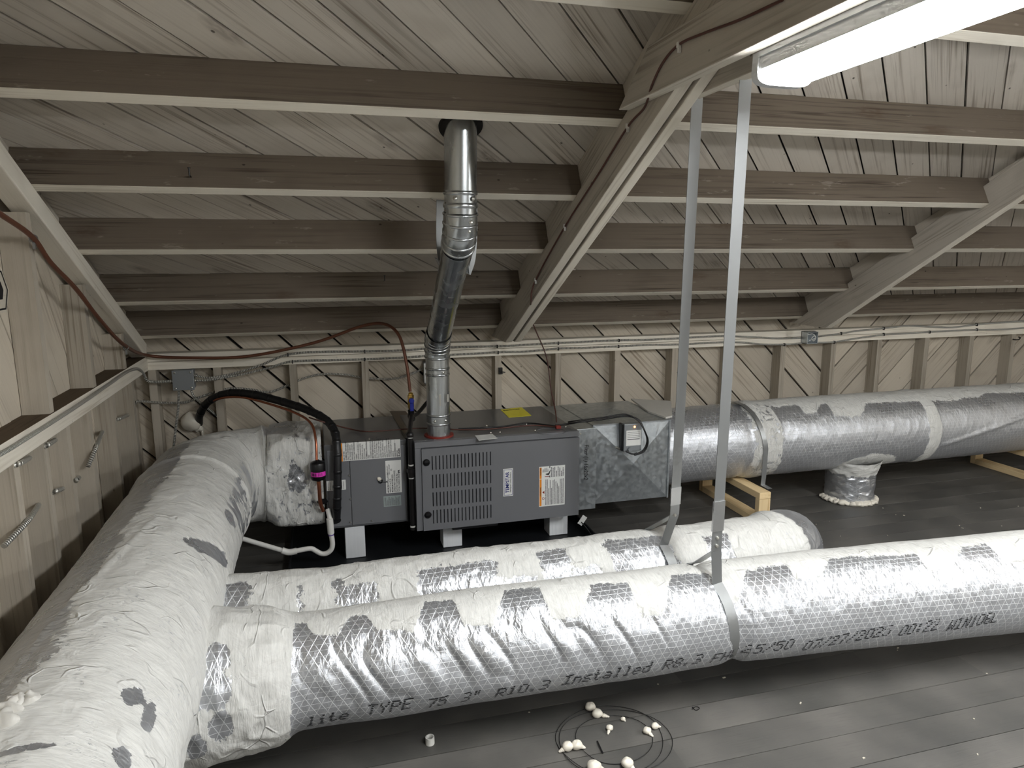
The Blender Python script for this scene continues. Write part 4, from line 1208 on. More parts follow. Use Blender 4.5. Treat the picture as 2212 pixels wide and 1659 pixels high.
MB().box(BX0, BX1, BYF - 0.005, BYF + 0.012, BZ1 - 0.002, BZ1 + 0.005).build('edge_flange', 'galv', pl)
p = aty(1264, 968, FYF + 0.055)
text('marker_writing', 'Filter (1) 16x20x2', 0.034, face_down((p.x - 0.004, FYF + 0.0535, p.z + 0.02)), 'ink', pl, bold=0.0001, xs=0.80, shear=0.15)
m = MB(); pts = [atz(px, py, 0.64) for px, py in ((1363, 863), (1450, 868), (1452, 900), (1438, 903), (1400, 890))]
n = len(pts); m.v = [(p.x, p.y, 0.646) for p in pts] + [(p.x, p.y, 0.636) for p in pts]; m.f = [tuple(range(n))[::-1], tuple(range(n, 2 * n))] + [(i, (i + 1) % n, (i + 1) % n + n, i + n) for i in range(n)]; m.mi = [0] * len(m.f)
m.build('mastic_smear', plain('brushed_mastic', srgb(205, 202, 194), 0.6, bump=0.5, bscale=40), pl)

# thermostat control box on the plenum
ct = thing('control_box', 'small grey control box with white label and glowing orange light', 'control box', aty(1366, 975, BYF - 0.01))
x0, x1, z0, z1 = rect(1347, 914, 1387, 976, BYF - 0.05)
bevel(MB().box(x0, x1, BYF - 0.052, BYF - 0.012, z0, z1).build('case', 'box_grey', ct), 0.004)
bevel(MB().box(x0 - 0.012, x0, BYF - 0.046, BYF - 0.008, z0 + 0.004, z1 + 0.002).build('side_bracket', 'black', ct), 0.003)
lb = MB().box(x0 + 0.012, x1 - 0.006, BYF - 0.0535, BYF - 0.052, z0 + 0.032, z1 - 0.036).build('label', 'white_lbl', ct)
m = MB(); zt = z1 - 0.046
for k in range(5):
    hgt = 0.0045 if k == 4 else 0.002
    m.quad([(x0 + .019, BYF - 0.0538, zt - hgt), (x1 - .014, BYF - 0.0538, zt - hgt), (x1 - .014, BYF - 0.0538, zt), (x0 + .019, BYF - 0.0538, zt)]); zt -= 0.0095
m.build('label_lines', 'ink_grey', lb)
p = ((x0 + x1) / 2 + 0.008, 0, z1 - 0.017); MB().lathe((p[0], BYF - 0.051, p[2]), (p[0], BYF - 0.056, p[2]), [(0, 0.0045), (0.003, 0.0045), (0.005, 0.002)], 12).build('indicator_light', 'led', ct, 50)
MB().cyl((x0 + 0.034, BYF - 0.05, z0 + 0.014), (x0 + 0.034, BYF - 0.066, z0 + 0.014), 0.012, 16).build('knob', 'box_grey', ct, 40)
MB().cyl((x0 - 0.004, BYF - 0.02, z0 + 0.006), (x0 - 0.034, BYF - 0.02, z0 + 0.022), 0.006, 10).build('cable_clamp', 'steel', ct, 40)

# white posts and pan under the units
for px0, px1, lab in ((745, 788, 'white square post under the coil cabinet'), (957, 998, 'white square post under the slotted half of the furnace'), (1187, 1226, 'white square post under the furnace beside the hanging tag')):
    yy = 3.50
    a, b = aty(px0, 1150, yy).x, aty(px1, 1150, yy).x
    zt = 0.188 if px0 < 800 else 0.172
    cx_, L = (a + b) / 2, zt - 0.022
    m = MB().box(-L / 2, L / 2, -(b - a) / 2, (b - a) / 2, -0.05, 0.05)
    o = m.build('support_post', 'white_wood', M0=Matrix(((0, 1, 0, cx_), (0, 0, 1, yy + 0.05), (1, 0, 0, 0.022 + L / 2), (0, 0, 0, 1))))
    tag(bevel(o, 0.003), lab, 'post', 'white posts under the furnace')
pan = thing('drain_pan', 'shallow black drain pan on the floor under the furnace', 'drain pan', (0.6, 3.6, 0))
MB().box(-0.19, 1.40, 3.26, 4.14, 0.004, 0.020).build('pan_floor', 'pan', pan)
for a in ((-0.19, 1.40, 3.255, 3.262), (-0.19, 1.40, 4.14, 4.147), (-0.195, -0.188, 3.26, 4.14), (1.398, 1.405, 3.26, 4.14)): MB().box(*a, 0.004, 0.055).build('pan_rim', 'pan', pan)

# ------------------------------------------------------------------ flue pipe
fl = thing('flue_pipe', 'shiny metal flue pipe rising from the furnace through the roof', 'flue pipe', (0.578, 3.52, Z1))
RF = 0.0595
b0 = Vector((0.578, 3.52, Z1)); b1 = Vector((0.578, 3.52, 1.045))
u0 = Vector((0.530, 2.63, 1.70)); u1 = Vector((0.530, 2.60, 2.04))


def arc(a, d0, d1, rad_, k=12):
    """bend from direction d0 at a to d1"""
    d0, d1 = Vector(d0).normalized(), Vector(d1).normalized(); ang = d0.angle(d1); ax = d0.cross(d1).normalized()
    cen = a + ax.cross(d0) * rad_; out = []
    for i in range(k + 1):
        out.append(cen + Matrix.Rotation(ang * i / k, 3, ax) @ (a - cen))
    return out


dm = (u0 + Vector((0, 0.02, -0.10)) - (b1 + Vector((0, -0.02, 0.08)))).normalized()
e1 = arc(b1, (0, 0, 1), dm, 0.125, 4)
# upper bend: find start so that its end meets u0
tmp = arc(Vector((0, 0, 0)), dm, u1 - u0, 0.14, 4)
e2s = u0 - (tmp[-1]); e2 = arc(e2s, dm, u1 - u0, 0.14, 4)
tube('lower_pipe', [b0, b1], RF, 'flue', fl, 32, raw=True)
tube('lower_elbow', e1, RF * 1.05, 'flue', fl, 32, raw=True)
tube('slanted_pipe', [e1[-1], e2[0]], RF * 0.985, 'flue', fl, 32, raw=True)
tube('upper_elbow', e2, RF * 1.06, 'flue', fl, 32, raw=True)
tube('upper_pipe', [u0, u1 + (u1 - u0).normalized() * 0.12], RF, 'flue', fl, 32, raw=True)


def bead(c, d, r, wdt=0.006):
    c, d = Vector(c), Vector(d).normalized(); m = MB()
    m.lathe(c - d * wdt, c + d * wdt, [(0, r), (wdt * 0.5, r + 0.0035), (wdt * 1.5, r + 0.0035), (wdt * 2, r)], 32, caps=False)
    m.build('bead_ring', 'flue', fl, 60)


Zv = Vector((0, 0, 1))
for z in (0.70, 0.745, 0.955, 0.985): bead((0.578, 3.52, z), Zv, RF)
for i, p in enumerate(e1):
    d = (e1[min(i + 1, 4)] - e1[max(i - 1, 0)]); bead(p, d, RF * 1.05, 0.005)
for i, p in enumerate(e2):
    d = (e2[min(i + 1, 4)] - e2[max(i - 1, 0)]); bead(p, d, RF * 1.06, 0.005)
for p in (e1[-1] + dm * 0.03, e2[0] - dm * 0.045):
    m = MB().lathe(p - dm * 0.03, p + dm * 0.03, [(0, RF * 1.05), (0.06, RF * 1.05)], 32, caps=False); m.build('collar', 'flue', fl, 60)
du = (u1 - u0).normalized()
for k, wv_ in ((0.03, 0.02), (0.075, 0.016)): bead(u0 + du * k, du, RF * 1.02, wv_ / 2)
ang = [(0.9, 0.93), (-0.6, 0.93), (0.5, 0.715), (-0.8, 0.715)]
m = MB()
for (q, z) in ((0.35, 0.97), (0.5, 0.72), (-0.5, 0.72)):
    c_ = Vector((0.578 + RF * math.sin(q), 3.52 - RF * math.cos(q), z)); n_ = Vector((math.sin(q), -math.cos(q), 0)); m.lathe(c_, c_ + n_ * 0.006, [(0, 0.007), (0.003, 0.007), (0.006, 0.003)], 8)
for p, q in ((e2[1], 0.35), (e2[2], 0.35), (e2[3], 0.45), (u0 + du * 0.05, -0.5), (u0 + du * 0.05, 0.6), (e2[0] - dm * 0.03, 0.2), (e2[0] - dm * 0.03, 0.55)):
    n_ = Vector((math.sin(q), -math.cos(q), 0)); c_ = p + n_ * RF * 1.05; m.lathe(c_, c_ + n_ * 0.008, [(0, 0.008), (0.004, 0.008), (0.008, 0.003)], 8)
m.build('screw_heads', 'steel', fl, 40)['kind'] = 'stuff'
MB().ring((0.578, 3.52, Z1), (0.578, 3.52, Z1 + 0.008), RF, RF + 0.016, 32).build('red_sealant', 'red', fl)
cdk = Vector((0.530, 2.60, ZD - SL * 2.60))
MB().lathe(cdk - N_UP * 0.012, cdk + N_UP * 0.02, [(0, RF + 0.018), (0.004, RF + 0.020), (0.03, RF + 0.020)], 32).build('roof_collar', 'dark_gap', fl)
m = MB().box(0.612, 0.622, 3.455, 3.459, 0.82, 0.86); m.box(0.574, 0.582, 3.4585, 3.462, 0.80, 0.86); m.build('seam_clip', 'steel', fl)


def ribbon(name, P, wv, width, mat, parent, th=0.0012, sub=1):
    P = [Vector(p) for p in P] if sub == 1 else smooth_path(P, sub)
    wv = Vector(wv).normalized(); m = MB(); n = len(P)
    for i, p in enumerate(P):
        d = (P[min(i + 1, n - 1)] - P[max(i - 1, 0)]).normalized()
        w_ = (wv - d * wv.dot(d)).normalized(); nn = d.cross(w_)
        m.v += [tuple(p + w_ * width / 2 + nn * th), tuple(p - w_ * width / 2 + nn * th), tuple(p - w_ * width / 2 - nn * th), tuple(p + w_ * width / 2 - nn * th)]
    for i in range(n - 1):
        for k in range(4):
            k2 = (k + 1) % 4; m.f.append((i * 4 + k, i * 4 + k2, (i + 1) * 4 + k2, (i + 1) * 4 + k)); m.mi.append(0)
    m.f += [(0, 1, 2, 3)[::-1], tuple(4 * (n - 1) + k for k in range(4))]; m.mi += [0, 0]
    return m.build(name, mat, parent, 40)


# strap slung under the upper elbow of the flue
fs = thing('flue_strap', 'bare metal strap slung behind the upper bend of the flue', 'strap', (0.53, 2.85, 1.7))
e2m = e2[1]
for pts_ in ([(951, 432), (950, 500), (952, 545), (960, 580), (966, 604)], [(1026, 432), (1026, 500), (1022, 560), (1012, 592)]):
    ribbon('strap_side', [aty(px, py, 2.86) for px, py in pts_], (1, 0.25, 0), 0.032 if pts_[0][0] < 1000 else 0.02, 'strap', fs, sub=4)
P2 = [aty(966, 602, 2.86)] + [Vector((e2m.x + 0.075 * math.cos(R(q)), 2.845, e2m.z - 0.03 + 0.075 * math.sin(R(q)))) for q in (215, 245, 270, 295, 325)] + [aty(1012, 590, 2.86)]
ribbon('strap_loop', P2, (0, 1, 0), 0.032, 'strap', fs, sub=3)

# ------------------------------------------------------------------ hanger straps
def hanger(label, top, joint, cen, rad_, xl, tape, scr):
    h = thing('hanger_strap', label, 'strap', joint, 'straps hanging from the tie boards')
    top, joint = Vector(top), Vector(joint)
    ribbon('upright', [top, joint], (1, 0, 0), 0.037, 'strap', h)
    loop = [joint]
    cy_, cz_ = cen
    for k in range(25):
        q = R(30 + (344 - 30) * k / 24)
        loop.append(Vector((xl + 0.05 * math.sin(q / 2) - 0.02, cy_ - (rad_) * math.sin(q), cz_ + rad_ * math.cos(q))))
    loop.append(joint + Vector((0.004, 0.004, 0)))
    ribbon('loop', loop, (1, 0, 0), 0.037, 'strap', h)
    d = (top - joint).normalized()
    if tape:
        a, b = joint + d * tape[0], joint + d * tape[1]
        ribbon('tape_wrap', [a, b], (1, 0, 0), 0.041, 'tape', h, th=0.004)
    m = MB()
    for k in scr:
        p = joint + d * k; m.lathe(p + Vector((0, 0.0, 0)), p + Vector((0, -0.012, 0)), [(0, 0.006), (0.006, 0.006), (0.010, 0.003)], 8)
    m.build('screw_heads', 'steel', h, 40)['kind'] = 'stuff'


j2 = aty(1547, 1190, 1.955); t2 = atz(1607, 172, 2.013)
hanger('metal strap carrying the lettered duct', (1.148, t2.y, 2.014), j2, (2.062, 0.30), 0.170, 1.275, (0.075, 0.185), (0.02, 0.05))
j1 = aty(1457, 1112, 2.29); t1 = atz(1499, 212, 2.013)
hanger('metal strap carrying the duct behind the lettered one', (1.140, t1.y, 2.014), j1, (2.415, 0.30), 0.162, 1.26, (0.045, 0.12), (0.0,))
# strap tying the return duct to its frame
rs = thing('duct_strap', 'thin metal strap over the foil return duct screwed to its wooden frame', 'strap', (2.44, 3.45, 0.2))
loop = []
for k in range(20):
    q = R(-40 + 130 * k / 19); loop.append((2.42 + 0.004 * k, 3.695 - 0.236 * math.sin(q), 0.425 + 0.236 * math.cos(q)))
loop += [(2.495, 3.462, 0.25), (2.495, 3.466, 0.206), (2.497, 3.40, 0.203)]
ribbon('strap_band', loop, (1, 0, 0), 0.03, 'strap', rs)


# ------------------------------------------------------------------ wooden cradles
def cradle(label, x, yf, yb, zt):
    c_ = thing('wood_cradle', label, 'wood frame', (x, (yf + yb) / 2, 0), 'pine frames under the return duct')
    def bar(name, a, b, wx, wz):
        a, b = Vector(a), Vector(b); L = (b - a).length; d = (b - a).normalized()
        if abs(d.z) > 0.5: M0 = Matrix(((0, 1, 0, (a.x + b.x) / 2), (0, 0, 1, (a.y + b.y) / 2), (1, 0, 0, (a.z + b.z) / 2), (0, 0, 0, 1)))
        else: M0 = Matrix(((0, 1, 0, (a.x + b.x) / 2), (1, 0, 0, (a.y + b.y) / 2), (0, 0, -1, (a.z + b.z) / 2), (0, 0, 0, 1)))
        bevel(MB().box(-L / 2, L / 2, -wx / 2, wx / 2, -wz / 2, wz / 2).build(name, 'pine', c_, M0=M0), 0.003)
    bar('top_rail', (x, yf, zt - 0.02), (x, yb, zt - 0.02), 0.075, 0.04)
    bar('bottom_rail', (x, yf + 0.042, 0.021), (x, yb - 0.042, 0.021), 0.075, 0.04)
    bar('post', (x, yf + 0.02, 0.001), (x, yf + 0.02, zt - 0.041), 0.075, 0.04)
    bar('post', (x, yb - 0.02, 0.001), (x, yb - 0.02, zt - 0.041), 0.075, 0.04)


cradle('pine frame under the return duct beside the hanging straps', 2.44, 3.36, 4.02, 0.198)
cradle('pine frame under the far end of the return duct', 4.72, 3.36, 4.02, 0.200)

# ------------------------------------------------------------------ pipes, cables
def cable(name, label, cat, pts, r, mat, group=None, n=8, sub=8):
    o = tube(name, pts, r, mat, None, n, sub)
    return tag(o, label, cat, group)


WY = YS - 0.012
WX = XS + 0.012
# copper gas line
cp = [atx(-30, 440, -0.87), atx(0, 462, -0.87), atx(70, 512, -0.87), atx(110, 568, -0.87), atx(165, 625, -0.87), atx(215, 690, -0.87), atx(268, 745, -0.87), aty(320, 768, 4.09), aty(420, 773, 4.08), aty(540, 769, 4.06), aty(680, 740, 4.0), aty(780, 705, 3.9),
      aty(830, 700, 3.82), aty(862, 725, 3.74), aty(878, 785, 3.70), aty(886, 846, 3.68)]
gas = thing('gas_line', 'brown copper gas tube sweeping along the gable rafter to the blue valve', 'gas pipe', cp[-1])
tube('tube', cp, 0.0085, 'copper_dull', gas, 10, 8)
m = MB()
for px, py in ((72, 515), (272, 750)):
    p = atx(px, py, -0.875); m.ring(p - Vector((0, 0.004, 0)), p + Vector((0, 0.004, 0)), 0.009, 0.013, 14); m.box(p.x - 0.004, p.x + 0.004, p.y - 0.004, p.y + 0.004, p.z - 0.034, p.z - 0.010)
m.build('pipe_clips', 'strap', gas)['kind'] = 'stuff'
vx = aty(887, 850, 3.68)
gv = thing('gas_valve', 'blue handled gas valve with brass fitting above black iron pipe', 'valve', (vx.x, 3.68, 0.64))
zz = vx.z
MB().lathe((vx.x, 3.68, zz + 0.006), (vx.x, 3.68, zz - 0.03), [(0, 0.008), (0.006, 0.013), (0.014, 0.013), (0.015, 0.017), (0.034, 0.017)], 6).build('brass_nut', 'brass', gv)
m = MB().lathe((vx.x, 3.68, zz - 0.026), (vx.x, 3.68, zz - 0.085), [(0, 0.014), (0.01, 0.017), (0.045, 0.017), (0.06, 0.013)], 14); m.build('valve_body', 'brass', gv, 40)
m = MB(); m.obox((vx.x + 0.001, 3.655, zz - 0.056), (0.010, 0, 0), (0, 0.006, 0), (0, 0, 0.034)); m.cyl((vx.x, 3.664, zz - 0.034), (vx.x, 3.645, zz - 0.034), 0.014, 14)
bevel(m.build('lever', 'blue', gv), 0.003)
iron = thing('iron_gas_pipe', 'black iron pipe dropping beside the furnace door', 'gas pipe', (0.44, 3.42, 0.2))
pa = Vector((vx.x, 3.68, zz - 0.083)); pb = Vector((vx.x, 3.68, 0.70)); pc = aty(886, 948, 3.44); pc = Vector((pc.x, 3.44, 0.66)); pd = Vector((pc.x - 0.0, 3.44, 0.165))
tube('riser', [pa, pb + Vector((0, 0, 0.03))], 0.0125, 'iron', iron, 12, raw=True)
tube('offset', [pb + Vector((0, -0.01, 0.012)), pc + Vector((0, 0.02, 0.01))], 0.0125, 'iron', iron, 12, raw=True)
tube('drop', [pc, pd], 0.0125, 'iron', iron, 12, raw=True)
for p, d in ((pb + Vector((0, 0, 0.02)), (0, 0, 1)), (pb, (0, -0.24, -0.04))):
    d = Vector(d).normalized(); MB().lathe(p - d * 0.022, p + d * 0.022, [(0, 0.018), (0.006, 0.018), (0.008, 0.0165), (0.036, 0.0165), (0.038, 0.018), (0.044, 0.018)], 14).build('tee_fitting', 'iron', iron, 40)
MB().blob(pc + Vector((0, 0.004, 0.004)), 0.019, 0.020, 0.021, 1, 8, 0.02).build('elbow_fitting', 'iron', iron, 60)
pu = aty(890, 1018, 3.44); MB().lathe((pc.x, 3.44, pu.z + 0.03), (pc.x, 3.44, pu.z - 0.03), [(0, 0.016), (0.014, 0.016), (0.015, 0.024), (0.034, 0.024), (0.035, 0.018), (0.06, 0.018)], 8).build('union_fitting', 'iron', iron)
m = MB()
for z in (pu.z + 0.033, pu.z - 0.033, 0.185, 0.655): m.cyl((pc.x, 3.44, z - 0.004), (pc.x, 3.44, z + 0.004), 0.0138, 12)
m.build('thread_sealant', 'pvc', iron)
cable('flex_gas_hose', 'grey gas hose curving behind the foot of the flue', 'hose', [pb + Vector((0.0, 0.01, 0.0)), (vx.x + 0.05, 3.78, 0.70), (vx.x + 0.11, 3.86, 0.735), (vx.x + 0.17, 3.88, 0.79), (vx.x + 0.19, 3.88, 0.90), (vx.x + 0.19, 3.90, 1.0)], 0.011, 'iron')

# refrigerant lines
ls = thing('line_set', 'black insulated refrigerant line arching from the wall foam to the coil', 'hose', aty(430, 905, 4.2))
lp = [aty(430, 915, 4.24), aty(432, 895, 4.16), aty(450, 868, 4.08), aty(490, 850, 4.0), aty(540, 851, 3.92), aty(600, 865, 3.82), aty(660, 884, 3.70), aty(700, 904, 3.60), aty(722, 930, 3.53), aty(728, 970, 3.47), aty(729, 1040, 3.45), aty(728, 1090, 3.45), aty(727, 1118, 3.47)]
tube('insulation', lp, 0.0205, 'rubber', ls, 14, 10)
lpS = smooth_path(lp, 10)
for k in range(12, len(lpS) - 8, 5):
    d = (lpS[k + 1] - lpS[k - 1]).normalized(); m = MB(); m.lathe(lpS[k] - d * 0.008, lpS[k] + d * 0.008, [(0, 0.0208), (0.003, 0.0222), (0.013, 0.0222), (0.016, 0.0208)], 14, caps=False); m.build('tape_band', 'black', ls, 60)
liq = thing('liquid_line', 'copper liquid line running under the black insulated hose', 'refrigerant pipe', aty(690, 1100, 3.48))
q_ = [aty(424, 905, 4.22), aty(438, 880, 4.12), aty(470, 862, 4.02), aty(520, 858, 3.94), aty(580, 872, 3.84), aty(640, 893, 3.68), aty(672, 915, 3.55), aty(682, 950, 3.47), aty(684, 995, 3.44)]
tube('upper_tube', q_, 0.0062, 'copper', liq, 10, 8)
tube('lower_tube', [aty(688, 1036, 3.44), aty(690, 1060, 3.44), aty(692, 1085, 3.45), aty(698, 1103, 3.49)], 0.0095, 'copper', liq, 10, 8)
fd = thing('filter_drier', 'small black filter canister with a pink sticker on the liquid line', 'filter', aty(688, 1038, 3.44))
a, b = aty(685.5, 993, 3.44), aty(688.5, 1040, 3.44); b = Vector((b.x, 3.44, b.z)); a = Vector((a.x, 3.44, a.z))
L = (b - a).length
MB().lathe(a, b, [(0, 0.008), (0.005, 0.014), (0.012, 0.033), (0.02, 0.036), (L - 0.02, 0.036), (L - 0.012, 0.033), (L - 0.005, 0.014), (L, 0.008)], 24).build('canister', 'black', fd, 50)
d = (b - a).normalized()
m = MB(); n = 14
for zt in (L * 0.50, L * 0.70):
    for k in range(n + 1):
        q = R(-70 + 140 * k / n); c_ = a + d * zt; m.v.append((c_.x + 0.0368 * math.sin(q), c_.y - 0.0368 * math.cos(q), c_.z))
m.f = [(k, k + 1, n + 2 + k, n + 1 + k) for k in range(n)]; m.mi = [0] * n
m.build('pink_sticker', 'pink', fd, 60)
m = MB()
for k, (qa, qb) in enumerate(((-50, -46), (-42, -39), (-35, -28), (-24, -21), (-17, -13), (2, 5), (12, 15), (26, 30))):
    for s_ in range(1):
        z_a, z_b = a.z - L * 0.53, a.z - L * 0.67
        f = lambda q, z: (a.x + 0.0374 * math.sin(R(q)), a.y - 0.0374 * math.cos(R(q)), z)
        m.quad([f(qa, z_b), f(qb, z_b), f(qb, z_a), f(qa, z_a)])
m.build('sticker_marks', 'ink', fd)

# brown control wire from the tie board down to the furnace
bw = [aty(1720, -20, 1.3), atx(1690, 0, 0.972), atx(1600, 42, 0.972), atx(1520, 72, 0.972), atx(1467, 96, 0.972), atx(1432, 135, 0.972), atx(1408, 185, 0.972), atx(1392, 232, 1.012), atx(1355, 275, 1.012), atx(1290, 380, 1.012), atx(1220, 490, 1.012), atx(1157, 605, 1.012), atx(1147, 650, 1.005),
      aty(1150, 695, 3.80), aty(1180, 770, 3.82), aty(1190, 840, 3.78), aty(1200, 890, 3.70), aty(1203, 925, 3.585)]
bwo = thing('control_wire', 'thin brown wire stapled along the double rafter and dropping to the furnace top', 'wire', bw[-1])
tube('wire', bw[1:], 0.0036, 'brown_wire', bwo, 8, 8)
for px, py, X in ((1467, 97, 0.972), (1356, 272, 1.012), (1220, 488, 1.012), (1157, 604, 1.012)):
    p = atx(px, py, X); m = MB().box(p.x - 0.006, p.x + 0.004, p.y - 0.006, p.y + 0.006, p.z - 0.008, p.z + 0.008); m.box(p.x - 0.004, p.x + 0.006, p.y - 0.004, p.y + 0.004, p.z - 0.02, p.z - 0.006)
    bevel(m.build('cable_clip', 'pvc', bwo), 0.002)
bt_ = [atz(px, py, Z1 + 0.008) for px, py in ((1203, 922), (1150, 919), (1090, 924), (1040, 928), (980, 928), (968, 926))] + [atz(px, py, 0.642) for px, py in ((905, 925), (850, 929), (790, 932), (750, 925))] + [aty(700, 912, 3.56), aty(668, 902, 3.66)]
cable('control_wire', 'thin brown wire lying across the tops of furnace and coil cabinet', 'wire', bt_, 0.0036, 'brown_wire')
sw = [atz(1200, 919, Z1 + 0.012), atz(1225, 916, Z1 + 0.012), atz(1250, 912, 0.66), aty(1300, 906, 3.50), aty(1350, 899, 3.475), aty(1378, 906, 3.44), aty(1390, 925, 3.42), aty(1398, 950, 3.42), aty(1390, 972, 3.42), aty(1370, 981, 3.42), aty(1352, 975, 3.43)]
cable('sensor_cable', 'black cable looping from the furnace top around the grey control box', 'cable', sw, 0.005, 'wire')
sw2 = [p + Vector((0.004 * math.sin(i), -0.006, 0.012 if i < 5 else -0.004)) for i, p in enumerate(sw)]
cable('sensor_cable', 'second black cable looping beside the first around the grey control box', 'cable', sw2[1:10] + [aty(1376, 978, 3.415)], 0.004, 'wire')
cable('furnace_wire', 'short black wire running across the furnace top to the flue', 'wire', [atz(px, py, Z1 + 0.006) for px, py in ((1205, 921), (1140, 914), (1090, 921), (1045, 924), (990, 926))], 0.004, 'wire')
p = atz(1203, 922, Z1 + 0.006); tag(MB().obox((p.x, p.y - 0.02, Z1 + 0.010), (0.013, 0, 0), (0, 0.012, 0), (0, 0, 0.007)).build('wire_joint', 'red'), 'small red wire connector on the furnace top', 'connector')
cable('tag_cord', 'black cord trailing on the floor below the hanging tag', 'cord', [aty(1256, 1128, 3.42), aty(1270, 1145, 3.35), atz(1283, 1165, 0.06)], 0.003, 'wire')

# armoured cables along the wall plates
gname = 'metal armoured cables'
upl = [(417, 810), (450, 816), (500, 808), (560, 790), (622, 766), (700, 760), (790, 759), (870, 757), (920, 753), (985, 750), (1074, 748), (1150, 744), (1206, 741), (1270, 738), (1337, 735), (1400, 734), (1461, 731), (1560, 726), (1640, 729), (1680, 731), (1730, 730)]
c1 = thing('armored_cable', 'upper metal armoured cable stapled along the back wall plate', 'cable', (1, WY, 1.0), gname)
tube('armor', [aty(px, py, WY if px > 560 else 4.13) for px, py in upl], 0.0062, 'armor', c1, 8, 8)
lol = [(419, 822), (450, 821), (520, 809), (580, 795), (630, 781), (720, 778), (788, 776), (860, 773), (920, 769), (985, 766), (1076, 761), (1140, 759), (1206, 753), (1270, 751), (1336, 748), (1400, 745), (1461, 744), (1580, 739), (1650, 744), (1700, 744), (1740, 741), (1800, 739), (1850, 731), (1910, 723), (1960, 720), (2010, 717), (2090, 713), (2160, 712), (2230, 707)]
c2 = thing('armored_cable', 'lower metal armoured cable along the whole back wall plate', 'cable', (1, WY, 0.95), gname)
tube('armor', [aty(px, py, WY if px > 560 else 4.13) for px, py in lol], 0.0062, 'armor', c2, 8, 8)
url = [(1766, 727), (1815, 721), (1850, 715), (1910, 709), (1960, 704), (2010, 706), (2060, 707), (2110, 701), (2160, 697), (2230, 692)]
c3 = thing('armored_cable', 'metal armoured cable leaving the open box to the right along the plate', 'cable', (4, WY, 1.0), gname)
tube('armor', [aty(px, py, WY) for px, py in url], 0.0062, 'armor', c3, 8, 8)
c4p = [(625, 772), (700, 772), (788, 768), (860, 765)]
for c_, pl_ in ((c1, ((622, 766), (788, 759), (1074, 748), (1206, 741), (1337, 735))), (c2, ((632, 781), (788, 776), (1076, 761), (1206, 753), (1336, 748), (1694, 744), (1802, 739), (1909, 722), (2008, 717), (2110, 712))), (c3, ((1817, 720), (1909, 709), (2110, 701)))):
    for px, py in pl_:
        p = aty(px, py, WY); m = MB().box(p.x - 0.0025, p.x + 0.0025, p.y - 0.009, p.y + 0.012, p.z - 0.011, p.z + 0.009); m.build('staple', 'iron', c_)
cable('armored_cable', 'metal armoured cable along the gable ledge into the grey junction box', 'cable', [atx(-20, 992, WX), atx(20, 970, WX), atx(60, 945, WX), atx(120, 907, WX), atx(180, 868, WX), atx(235, 830, WX), atx(275, 803, WX), atx(298, 797, WX), aty(310, 808, 4.06), aty(318, 822, 4.07), aty(335, 825, 4.1), aty(372, 823, 4.13)], 0.0075, 'armor', gname)
cable('armored_cable', 'metal armoured cable hanging straight down from the grey junction box', 'cable', [aty(386, 845, 4.13), aty(385, 880, 4.13), aty(379, 930, 4.13), aty(372, 990, 4.14)], 0.0065, 'armor', gname)
cable('armored_cable', 'metal armoured cable curving right from under the junction box behind the black hose', 'cable', [aty(413, 844, 4.13), aty(420, 858, 4.15), aty(440, 876, 4.18), aty(462, 893, 4.2), aty(478, 910, 4.2), aty(488, 940, 4.2)], 0.0065, 'armor', gname)
cable('armored_cable', 'metal armoured cable crossing between studs behind the black hose', 'cable', [aty(293, 872, 4.12), aty(300, 867, 4.1), aty(350, 870, 4.17), aty(400, 869, 4.2), aty(440, 855, 4.22), aty(490, 840, 4.23), aty(540, 841, 4.23), aty(580, 847, 4.23), aty(620, 833, 4.22), aty(660, 816, 4.22), aty(700, 808, 4.23), aty(750, 810, 4.22), aty(790, 817, 4.22), aty(850, 818, 4.22), aty(890, 807, 4.22), aty(912, 797, 4.22)], 0.0065, 'armor', gname)
for k, (a, b, c_, lab) in enumerate(((( 118, 951), (105, 960), (92, 968), 'short armoured cable stub high on the gable studs below the ledge'), ((62, 990), (45, 1000), (24, 1008), 'short armoured cable stub just under the ledge nearest the frame edge'),
        ((134, 1056), (122, 1060), (111, 1066), 'short armoured cable stub in the middle of the gable studs'), ((82, 1093), (60, 1125), (8, 1180), 'long armoured cable stub slanting down at the frame edge'),
        ((220, 935), (208, 965), (190, 1008), 'armoured cable slanting down across the stained stud'), ((275, 897), (262, 903), (246, 908), 'short armoured cable stub near the wall corner'), ((170, 1032), (166, 1036), (163, 1040), 'tiny armoured cable end poking between two studs'))):
    X = XS - 0.02
    cable('armored_cable', lab, 'cable', [atx(*a, X - 0.05), atx(*a, X), atx(*b, XS + 0.01), atx(*c_, XS - 0.01)], 0.0085, 'armor', 'cable stubs in the gable studs')
    p = atx(*a, XS - 0.03)

# junction boxes
jb = thing('junction_box', 'grey square junction box on the back wall near the corner', 'electrical box', aty(396, 845, 4.15))
x0, x1, z0, z1 = rect(375, 800, 416, 843, 4.12)
bevel(MB().box(x0, x1, 4.125, 4.20, z0, z1).build('box', 'box_grey', jb), 0.004)
bevel(MB().box(x0 - 0.003, x1 + 0.003, 4.118, 4.125, z0 - 0.003, z1 + 0.003).build('cover', 'box_grey', jb), 0.003)
m = MB()
for x, z in ((x0 + .012, z1 - .01), (x1 - .012, z1 - .01), (x0 + .012, z0 + .01), (x1 - .012, z0 + .01)): m.lathe((x, 4.118, z), (x, 4.112, z), [(0, 0.005), (0.003, 0.005), (0.005, 0.002)], 8)
m.build('cover_screws', 'steel', jb)['kind'] = 'stuff'
m = MB()
for px, py in ((421, 811), (421, 822)):
    p = aty(px, py, 4.14); m.cyl((p.x - 0.012, 4.14, p.z), (p.x + 0.014, 4.14, p.z), 0.010, 10)
